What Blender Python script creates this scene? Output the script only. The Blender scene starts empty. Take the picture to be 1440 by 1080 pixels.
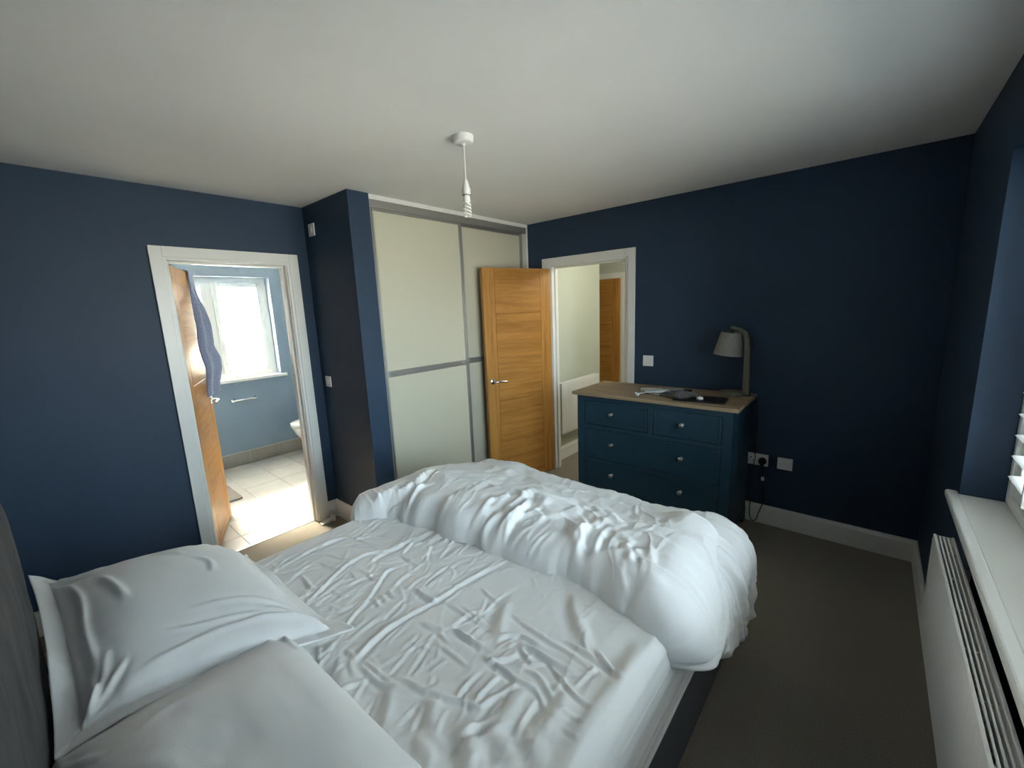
import bpy, bmesh, math, random
import numpy as np
from mathutils import Vector, Matrix
random.seed(7); np.random.seed(7)
C = bpy.context.scene.collection
S = bpy.context.scene
PI = math.pi
R = math.radians

# ---------------------------------------------------------------- camera
FPX = 589.4
cam_d = bpy.data.cameras.new('camera'); cam = bpy.data.objects.new('camera', cam_d); C.objects.link(cam)
cam_d.sensor_fit = 'HORIZONTAL'; cam_d.sensor_width = 36.0; cam_d.lens = FPX / 1440.0 * 36.0
cam_d.clip_start = 0.02
yaw, pitch, roll = 0.713, -0.1764, -0.0403
fw = Vector((math.cos(pitch) * math.cos(yaw), math.cos(pitch) * math.sin(yaw), math.sin(pitch)))
rt = Vector((math.sin(yaw), -math.cos(yaw), 0)); up = rt.cross(fw)
rt2 = math.cos(roll) * rt + math.sin(roll) * up; up2 = -math.sin(roll) * rt + math.cos(roll) * up
cam.matrix_world = Matrix(((rt2.x, up2.x, -fw.x, 0.6783), (rt2.y, up2.y, -fw.y, 0.3119), (rt2.z, up2.z, -fw.z, 1.6123), (0, 0, 0, 1)))
S.camera = cam

# ---------------------------------------------------------------- light
SKY_STRENGTH = 5.0
world = bpy.data.worlds.new('sky'); S.world = world; world.use_nodes = True
nt = world.node_tree; nt.nodes.clear()
wo = nt.nodes.new('ShaderNodeOutputWorld'); bg = nt.nodes.new('ShaderNodeBackground')
tc = nt.nodes.new('ShaderNodeTexCoord'); sx = nt.nodes.new('ShaderNodeSeparateXYZ'); rp = nt.nodes.new('ShaderNodeValToRGB')
rp.color_ramp.elements[0].position = 0.46; rp.color_ramp.elements[0].color = (0.84, 0.79, 0.70, 1)
rp.color_ramp.elements[1].position = 0.54; rp.color_ramp.elements[1].color = (0.80, 0.92, 1.0, 1)
e = rp.color_ramp.elements.new(1.0); e.color = (0.55, 0.76, 1.0, 1)
ma = nt.nodes.new('ShaderNodeMath'); ma.operation = 'MULTIPLY_ADD'; ma.inputs[1].default_value = 0.5; ma.inputs[2].default_value = 0.5
nt.links.new(tc.outputs['Generated'], sx.inputs[0]); nt.links.new(sx.outputs['Z'], ma.inputs[0]); nt.links.new(ma.outputs[0], rp.inputs[0])
nt.links.new(rp.outputs[0], bg.inputs['Color']); bg.inputs['Strength'].default_value = SKY_STRENGTH
nt.links.new(bg.outputs[0], wo.inputs[0])

sun_d = bpy.data.lights.new('sun', 'SUN'); sun = bpy.data.objects.new('sun', sun_d); C.objects.link(sun)
sun_d.energy = 150.0; sun_d.angle = R(16); sun_d.color = (1.0, 0.88, 0.68)
sun.rotation_euler = Vector((0.08, -0.72, -0.70)).to_track_quat('-Z', 'Y').to_euler()

def portal(name, loc, rot, sx_, sy_):
    d = bpy.data.lights.new(name, 'AREA'); d.shape = 'RECTANGLE'; d.size = sx_; d.size_y = sy_; d.energy = 1.0
    d.cycles.is_portal = True
    o = bpy.data.objects.new(name, d); C.objects.link(o); o.location = loc; o.rotation_euler = rot
    return o
portal('portal_bedroom', (2.04, -0.24, 1.455), (R(90), 0, 0), 1.86, 1.24)
portal('portal_bathroom', (2.10, 5.79, 1.52), (R(-90), 0, 0), 1.1, 1.1)

def lamp(name, loc, power, col, rad):
    d = bpy.data.lights.new(name, 'POINT'); d.energy = power; d.color = col; d.shadow_soft_size = rad
    o = bpy.data.objects.new(name, d); C.objects.link(o); o.location = loc
    return o
lamp('hall_fill_light', (4.55, 1.55, 2.15), 6.0, (1.0, 0.94, 0.80), 0.10)  # unseen point light added to brighten the hall, in place of its daylight

vs = S.view_settings; vs.view_transform = 'Standard'; vs.look = 'None'; vs.gamma = 1.0; vs.use_curve_mapping = False
vs.exposure = 2.3
S.cycles.max_bounces = 10; S.cycles.diffuse_bounces = 6; S.cycles.glossy_bounces = 4; S.cycles.transmission_bounces = 6
S.cycles.transparent_max_bounces = 10; S.cycles.caustics_reflective = False; S.cycles.caustics_refractive = False
S.cycles.sample_clamp_indirect = 6.0
try:
    S.cycles.use_denoising = True; S.cycles.denoiser = 'OPENIMAGEDENOISE'
except Exception: pass

# ---------------------------------------------------------------- materials
def mat(name, col, rough=0.6, spec=0.5, metal=0.0, var=0.0, vscale=6.0, bump=0.0, bscale=60.0, stretch=(1, 1, 1), sheen=0.0, detail=4.0, coat=0.0, col2=None):
    m = bpy.data.materials.new(name); m.use_nodes = True; t = m.node_tree; b = t.nodes['Principled BSDF']
    b.inputs['Base Color'].default_value = (*col, 1); b.inputs['Roughness'].default_value = rough
    b.inputs['Specular IOR Level'].default_value = spec; b.inputs['Metallic'].default_value = metal
    if sheen: b.inputs['Sheen Weight'].default_value = sheen
    if coat: b.inputs['Coat Weight'].default_value = coat
    tcn = t.nodes.new('ShaderNodeTexCoord'); mp = t.nodes.new('ShaderNodeMapping'); mp.inputs['Scale'].default_value = stretch
    t.links.new(tcn.outputs['Object'], mp.inputs[0])
    if var or col2:
        n = t.nodes.new('ShaderNodeTexNoise'); n.inputs['Scale'].default_value = vscale; n.inputs['Detail'].default_value = detail
        t.links.new(mp.outputs[0], n.inputs['Vector'])
        cr = t.nodes.new('ShaderNodeValToRGB'); cr.color_ramp.elements[0].position = 0.3; cr.color_ramp.elements[1].position = 0.7
        c2 = col2 if col2 else tuple(min(1, c * (1 + var)) for c in col)
        c1 = col if col2 else tuple(c * (1 - var) for c in col)
        cr.color_ramp.elements[0].color = (*c1, 1); cr.color_ramp.elements[1].color = (*c2, 1)
        t.links.new(n.outputs['Fac'], cr.inputs[0]); t.links.new(cr.outputs[0], b.inputs['Base Color'])
    if bump:
        n2 = t.nodes.new('ShaderNodeTexNoise'); n2.inputs['Scale'].default_value = bscale; n2.inputs['Detail'].default_value = 3
        t.links.new(mp.outputs[0], n2.inputs['Vector'])
        bp = t.nodes.new('ShaderNodeBump'); bp.inputs['Strength'].default_value = bump; bp.inputs['Distance'].default_value = 0.002
        t.links.new(n2.outputs['Fac'], bp.inputs['Height']); t.links.new(bp.outputs[0], b.inputs['Normal'])
    return m

NAVY = mat('navy_wall_paint', (0.0215, 0.0455, 0.087), 0.55, 0.35, var=0.05, vscale=3, bump=0.10, bscale=220)
BATHBLUE = mat('bathroom_blue_paint', (0.175, 0.235, 0.300), 0.55, 0.4, var=0.04, vscale=3, bump=0.08, bscale=220)
HALLPAINT = mat('hall_pale_green_paint', (0.52, 0.55, 0.47), 0.6, 0.35, var=0.03, vscale=2, bump=0.08, bscale=220)
CEIL = mat('ceiling_white_paint', (0.86, 0.855, 0.84), 0.75, 0.25, var=0.02, vscale=2, bump=0.10, bscale=160)
TRIM = mat('white_gloss_woodwork', (0.78, 0.78, 0.76), 0.32, 0.5, var=0.02, vscale=4)
CARPET = mat('grey_beige_carpet', (0.150, 0.132, 0.112), 0.95, 0.1, vscale=330, bump=0.9, bscale=420, sheen=0.15, col2=(0.36, 0.325, 0.27), detail=2)
PLASTIC = mat('white_plastic', (0.80, 0.80, 0.79), 0.35, 0.5, var=0.01)
CHROME = mat('chrome', (0.75, 0.75, 0.76), 0.16, 0.5, metal=1.0, var=0.02)
STEEL = mat('brushed_steel', (0.55, 0.55, 0.54), 0.32, 0.5, metal=1.0, var=0.05, vscale=30)
ALU = mat('satin_aluminium', (0.40, 0.40, 0.39), 0.42, 0.5, metal=0.75, var=0.04, vscale=20, stretch=(1, 1, 8))
DARK = mat('dark_void_lining', (0.02, 0.02, 0.02), 0.8)
BLACKP = mat('black_plastic', (0.012, 0.012, 0.013), 0.45, 0.5, var=0.1)
WSHADE = mat('white_enamel', (0.83, 0.83, 0.82), 0.28, 0.5, var=0.01)
def brick_free_glass(name, tint, mixf):
    m = bpy.data.materials.new(name); m.use_nodes = True; t = m.node_tree; t.nodes.clear()
    o = t.nodes.new('ShaderNodeOutputMaterial'); a = t.nodes.new('ShaderNodeBsdfTransparent'); g = t.nodes.new('ShaderNodeBsdfGlossy')
    g.inputs['Roughness'].default_value = 0.02; a.inputs['Color'].default_value = (*tint, 1)
    f = t.nodes.new('ShaderNodeFresnel'); f.inputs['IOR'].default_value = 1.45; mx = t.nodes.new('ShaderNodeMixShader')
    t.links.new(f.outputs[0], mx.inputs[0]); t.links.new(a.outputs[0], mx.inputs[1]); t.links.new(g.outputs[0], mx.inputs[2])
    if mixf:
        tr = t.nodes.new('ShaderNodeBsdfTranslucent'); tr.inputs['Color'].default_value = (0.95, 0.96, 0.95, 1); m2 = t.nodes.new('ShaderNodeMixShader')
        m2.inputs[0].default_value = mixf; t.links.new(mx.outputs[0], m2.inputs[1]); t.links.new(tr.outputs[0], m2.inputs[2]); t.links.new(m2.outputs[0], o.inputs[0])
    else: t.links.new(mx.outputs[0], o.inputs[0])
    return m
GLASS = brick_free_glass('clear_window_glass', (0.95, 0.98, 0.97), 0)
FROST = brick_free_glass('obscured_bathroom_glass', (0.96, 0.97, 0.95), 0.6)

def wood(name, c1, c2, axis, rough=0.42, scale=1.0, spec=0.4):
    # stretched noise bands = grain along `axis`
    m = bpy.data.materials.new(name); m.use_nodes = True; t = m.node_tree; b = t.nodes['Principled BSDF']
    b.inputs['Roughness'].default_value = rough; b.inputs['Specular IOR Level'].default_value = spec
    tcn = t.nodes.new('ShaderNodeTexCoord'); oi = t.nodes.new('ShaderNodeObjectInfo')
    ad = t.nodes.new('ShaderNodeVectorMath'); ad.operation = 'MULTIPLY_ADD'; ad.inputs[1].default_value = (1, 1, 1)
    sc = t.nodes.new('ShaderNodeVectorMath'); sc.operation = 'SCALE'; sc.inputs[0].default_value = (7, 3, 5); t.links.new(oi.outputs['Random'], sc.inputs['Scale'])
    t.links.new(tcn.outputs['Object'], ad.inputs[0]); t.links.new(sc.outputs[0], ad.inputs[2])
    mp = t.nodes.new('ShaderNodeMapping'); k = [26.0 * scale] * 3; k[axis] = 1.6 * scale; mp.inputs['Scale'].default_value = k
    t.links.new(ad.outputs[0], mp.inputs[0])
    n = t.nodes.new('ShaderNodeTexNoise'); n.inputs['Scale'].default_value = 1.0; n.inputs['Detail'].default_value = 6; n.inputs['Distortion'].default_value = 0.6
    t.links.new(mp.outputs[0], n.inputs['Vector'])
    mp2 = t.nodes.new('ShaderNodeMapping'); k2 = [300.0 * scale] * 3; k2[axis] = 12.0 * scale; mp2.inputs['Scale'].default_value = k2
    t.links.new(ad.outputs[0], mp2.inputs[0])
    n2 = t.nodes.new('ShaderNodeTexNoise'); n2.inputs['Scale'].default_value = 1.0; n2.inputs['Detail'].default_value = 2; t.links.new(mp2.outputs[0], n2.inputs['Vector'])
    mxn = t.nodes.new('ShaderNodeMath'); mxn.operation = 'MULTIPLY_ADD'; mxn.inputs[1].default_value = 0.35; t.links.new(n2.outputs['Fac'], mxn.inputs[0])
    hf = t.nodes.new('ShaderNodeMath'); hf.operation = 'MULTIPLY'; hf.inputs[1].default_value = 0.65; t.links.new(n.outputs['Fac'], hf.inputs[0]); t.links.new(hf.outputs[0], mxn.inputs[2])
    cr = t.nodes.new('ShaderNodeValToRGB'); cr.color_ramp.elements[0].position = 0.36; cr.color_ramp.elements[1].position = 0.62
    cr.color_ramp.elements[0].color = (*c1, 1); cr.color_ramp.elements[1].color = (*c2, 1)
    t.links.new(mxn.outputs[0], cr.inputs[0]); t.links.new(cr.outputs[0], b.inputs['Base Color'])
    bp = t.nodes.new('ShaderNodeBump'); bp.inputs['Strength'].default_value = 0.15; bp.inputs['Distance'].default_value = 0.001
    t.links.new(n2.outputs['Fac'], bp.inputs['Height']); t.links.new(bp.outputs[0], b.inputs['Normal'])
    return m
OAKV = wood('oak_veneer_upright_grain', (0.35, 0.150, 0.030), (0.52, 0.255, 0.062), 2)
OAKH = wood('oak_veneer_cross_grain', (0.33, 0.138, 0.026), (0.50, 0.240, 0.056), 0)
OAKE = wood('oak_lipping', (0.26, 0.105, 0.025), (0.36, 0.16, 0.04), 2)
OAKTOP = wood('limed_oak_top', (0.26, 0.185, 0.115), (0.40, 0.30, 0.195), 1, rough=0.5)
GREYWOOD = wood('grey_washed_wood', (0.13, 0.13, 0.11), (0.22, 0.215, 0.18), 2, rough=0.6)

# ---------------------------------------------------------------- mesh helpers
WL = {}                     # world location of unrotated roots, so that parts can be given in world coordinates
def base_of(p):
    return WL.get(p.name, Vector((0, 0, 0)))
def mk(name, bm, m, parent=None, local=False, smooth=False, kind=None, label=None, cat=None, group=None):
    me = bpy.data.meshes.new(name)
    if parent is not None and not local: bmesh.ops.translate(bm, verts=bm.verts, vec=-base_of(parent))
    loc = Vector((0, 0, 0))
    if parent is None and not local and len(bm.verts):
        lo = Vector([min(v.co[i] for v in bm.verts) for i in range(3)]); hi = Vector([max(v.co[i] for v in bm.verts) for i in range(3)])
        loc = Vector(((lo.x + hi.x) / 2, (lo.y + hi.y) / 2, lo.z)); bmesh.ops.translate(bm, verts=bm.verts, vec=-loc)
    bm.normal_update(); bm.to_mesh(me); bm.free()
    if smooth: me.polygons.foreach_set('use_smooth', [True] * len(me.polygons))
    me.materials.append(m)
    o = bpy.data.objects.new(name, me); C.objects.link(o); o.location = loc
    if parent is not None:
        o.parent = parent; WL[o.name] = base_of(parent)
    else: WL[o.name] = loc
    if kind: o['kind'] = kind
    if label: o['label'] = label
    if cat: o['category'] = cat
    if group: o['group'] = group
    return o
def thing(name, label, cat, loc, rz=0.0, group=None, kind=None):
    o = bpy.data.objects.new(name, None); C.objects.link(o); o.location = loc; o.rotation_euler = (0, 0, rz)
    o.empty_display_size = 0.05
    if label: o['label'] = label
    if cat: o['category'] = cat
    if group: o['group'] = group
    if kind: o['kind'] = kind
    WL[o.name] = Vector(loc)
    return o
def auto(o, ang=35):
    me = o.data
    me.polygons.foreach_set('use_smooth', [True] * len(me.polygons))
    try: me.set_sharp_from_angle(angle=R(ang))
    except Exception: pass
    return o
def NB(): return bmesh.new()
def add_box(bm, lo, hi, bev=0.0, seg=2):
    t = bmesh.new(); bmesh.ops.create_cube(t, size=1.0)
    s = [hi[i] - lo[i] for i in range(3)]; c = [(hi[i] + lo[i]) / 2 for i in range(3)]
    for v in t.verts: v.co = Vector((v.co.x * s[0] + c[0], v.co.y * s[1] + c[1], v.co.z * s[2] + c[2]))
    if bev > 0: bmesh.ops.bevel(t, geom=list(t.edges), offset=min(bev, min(map(abs, s)) * 0.45), segments=seg, affect='EDGES', profile=0.5)
    me = bpy.data.meshes.new('tmp'); t.to_mesh(me); t.free(); bm.from_mesh(me); bpy.data.meshes.remove(me)
    return bm
def box(lo, hi, bev=0.0, seg=2): return add_box(bmesh.new(), lo, hi, bev, seg)
def add_poly_prism(bm, pts, vec):
    """extrude closed polygon pts (3D) by vec"""
    vec = Vector(vec); a = [bm.verts.new(Vector(p)) for p in pts]; b = [bm.verts.new(Vector(p) + vec) for p in pts]
    n = len(pts)
    f1 = bm.faces.new(a[::-1]); f2 = bm.faces.new(b)
    for i in range(n): bm.faces.new((a[i], a[(i + 1) % n], b[(i + 1) % n], b[i]))
    bmesh.ops.recalc_face_normals(bm, faces=bm.faces)
    return bm
def add_lathe(bm, prof, center=(0, 0, 0), seg=28, axis=(0, 0, 1), sx=1.0, sy=1.0, cap=True):
    """prof: list of (r, h); revolved about axis through center"""
    q = Vector((0, 0, 1)).rotation_difference(Vector(axis).normalized()); c = Vector(center); rings = []
    for r, h in prof:
        ring = []
        for k in range(seg):
            a = 2 * PI * k / seg
            ring.append(bm.verts.new(c + q @ Vector((r * math.cos(a) * sx, r * math.sin(a) * sy, h))))
        rings.append(ring)
    for i in range(len(rings) - 1):
        for k in range(seg):
            bm.faces.new((rings[i][k], rings[i][(k + 1) % seg], rings[i + 1][(k + 1) % seg], rings[i + 1][k]))
    if cap:
        bm.faces.new(rings[0][::-1]); bm.faces.new(rings[-1])
    bmesh.ops.recalc_face_normals(bm, faces=bm.faces)
    return bm
def smooth_path(pts, n=8):
    P = [Vector(p) for p in pts]; out = []
    if len(P) < 3: return P
    for i in range(len(P) - 1):
        p0 = P[max(i - 1, 0)]; p1 = P[i]; p2 = P[i + 1]; p3 = P[min(i + 2, len(P) - 1)]
        for k in range(n):
            t = k / n
            out.append(0.5 * ((2 * p1) + (-p0 + p2) * t + (2 * p0 - 5 * p1 + 4 * p2 - p3) * t * t + (-p0 + 3 * p1 - 3 * p2 + p3) * t ** 3))
    out.append(P[-1]); return out
def add_tube(bm, pts, rad, seg=8, flat=None):
    """sweep; rad: float or list; flat=(a,b) scales section axes"""
    P = [Vector(p) for p in pts]; n = len(P); rings = []
    T = [(P[min(i + 1, n - 1)] - P[max(i - 1, 0)]).normalized() for i in range(n)]
    u = T[0].orthogonal().normalized()
    if flat and len(flat) > 2: u = Vector(flat[2]); u = (u - T[0] * u.dot(T[0])).normalized()
    for i in range(n):
        u = (u - T[i] * u.dot(T[i])).normalized(); w = T[i].cross(u); r = rad[i] if isinstance(rad, (list, tuple)) else rad
        fa, fb = (flat[0], flat[1]) if flat else (1, 1); ring = []
        for k in range(seg):
            a = 2 * PI * (k + 0.5) / seg
            ring.append(bm.verts.new(P[i] + u * (math.cos(a) * r * fa) + w * (math.sin(a) * r * fb)))
        rings.append(ring)
    for i in range(n - 1):
        for k in range(seg): bm.faces.new((rings[i][k], rings[i][(k + 1) % seg], rings[i + 1][(k + 1) % seg], rings[i + 1][k]))
    bm.faces.new(rings[0][::-1]); bm.faces.new(rings[-1])
    bmesh.ops.recalc_face_normals(bm, faces=bm.faces)
    return bm
def tube(*a, **k): return add_tube(bmesh.new(), *a, **k)
def lathe(*a, **k): return add_lathe(bmesh.new(), *a, **k)
def grid_obj(name, P, m, parent=None, kind=None, label=None, cat=None, group=None, closed=False, flip=False):
    """P: (nu, nv, 3) array of world points -> one smooth mesh object"""
    nu, nv, _ = P.shape
    if parent is not None: org = np.array(base_of(parent))
    else: f = P.reshape(-1, 3); org = np.array([f[:, 0].mean(), f[:, 1].mean(), f[:, 2].min()])
    V = (P - org).reshape(-1, 3).astype(np.float32)
    idx = np.arange(nu * nv).reshape(nu, nv)
    a = idx[:-1, :-1].ravel(); b = idx[1:, :-1].ravel(); c = idx[1:, 1:].ravel(); d = idx[:-1, 1:].ravel()
    F = np.stack([a, d, c, b] if flip else [a, b, c, d], 1).astype(np.int32)
    me = bpy.data.meshes.new(name)
    me.vertices.add(len(V)); me.vertices.foreach_set('co', V.ravel())
    me.loops.add(F.size); me.loops.foreach_set('vertex_index', F.ravel())
    me.polygons.add(len(F)); me.polygons.foreach_set('loop_start', np.arange(0, F.size, 4, dtype=np.int32))
    me.update(calc_edges=True); me.validate()
    me.polygons.foreach_set('use_smooth', np.ones(len(me.polygons), dtype=bool))
    me.materials.append(m)
    o = bpy.data.objects.new(name, me); C.objects.link(o)
    if parent is not None: o.parent = parent; WL[o.name] = base_of(parent)
    else: o.location = org; WL[o.name] = Vector(org)
    if kind: o['kind'] = kind
    if label: o['label'] = label
    if cat: o['category'] = cat
    if group: o['group'] = group
    return o
# smooth 2-D noise in numpy
_perm = np.random.RandomState(3).rand(256, 256)
def vnoise(x, y):
    xi = np.floor(x).astype(int); yi = np.floor(y).astype(int); xf = x - xi; yf = y - yi
    xf = xf * xf * xf * (xf * (xf * 6 - 15) + 10); yf = yf * yf * yf * (yf * (yf * 6 - 15) + 10)
    g = lambda i, j: _perm[i % 256, j % 256]
    return (g(xi, yi) * (1 - xf) + g(xi + 1, yi) * xf) * (1 - yf) + (g(xi, yi + 1) * (1 - xf) + g(xi + 1, yi + 1) * xf) * yf - 0.5
def fbm(x, y, o=4):
    s = 0; a = 1.0
    for k in range(o): s = s + a * vnoise(x * 2 ** k + 17.3 * k, y * 2 ** k + 5.1 * k); a *= 0.5
    return s
def ss(a, b, x):
    t = np.clip((x - a) / (b - a), 0, 1); return t * t * (3 - 2 * t)
def crease(H, xs, ys, pts, w, amp, trench=0.4):
    """add a fold ridge along pts to the height grid H[len(xs), len(ys)] (uniform xs, ys)"""
    P = np.array([tuple(p)[:2] for p in smooth_path([(a, b, 0) for a, b in pts], 6)])
    seg = np.r_[0, np.cumsum(np.hypot(*np.diff(P, axis=0).T))]
    if seg[-1] < 1e-4: return
    m = 4 * w
    i0, i1 = np.searchsorted(xs, [P[:, 0].min() - m, P[:, 0].max() + m]); j0, j1 = np.searchsorted(ys, [P[:, 1].min() - m, P[:, 1].max() + m])
    if i1 - i0 < 2 or j1 - j0 < 2: return
    X, Y = np.meshgrid(xs[i0:i1], ys[j0:j1], indexing='ij')
    best = np.full(X.shape, 1e9); sgn = np.zeros(X.shape); tt = np.zeros(X.shape)
    for k in range(len(P) - 1):
        a = P[k]; d = P[k + 1] - a; L2 = d @ d
        if L2 < 1e-12: continue
        t = np.clip(((X - a[0]) * d[0] + (Y - a[1]) * d[1]) / L2, 0, 1)
        ex = X - a[0] - t * d[0]; ey = Y - a[1] - t * d[1]; q = ex * ex + ey * ey; u = q < best
        best = np.where(u, q, best); sgn = np.where(u, np.sign(d[0] * ey - d[1] * ex), sgn); tt = np.where(u, (seg[k] + t * math.sqrt(L2)) / seg[-1], tt)
    dist = np.sqrt(best) * sgn
    taper = np.clip(np.minimum(tt, 1 - tt) / 0.22, 0, 1) ** 0.8 * 0.85 + 0.15
    H[i0:i1, j0:j1] += amp * taper * (np.exp(-(dist / w) ** 2) - trench * np.exp(-((dist + 1.7 * w) / (1.3 * w)) ** 2))
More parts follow.
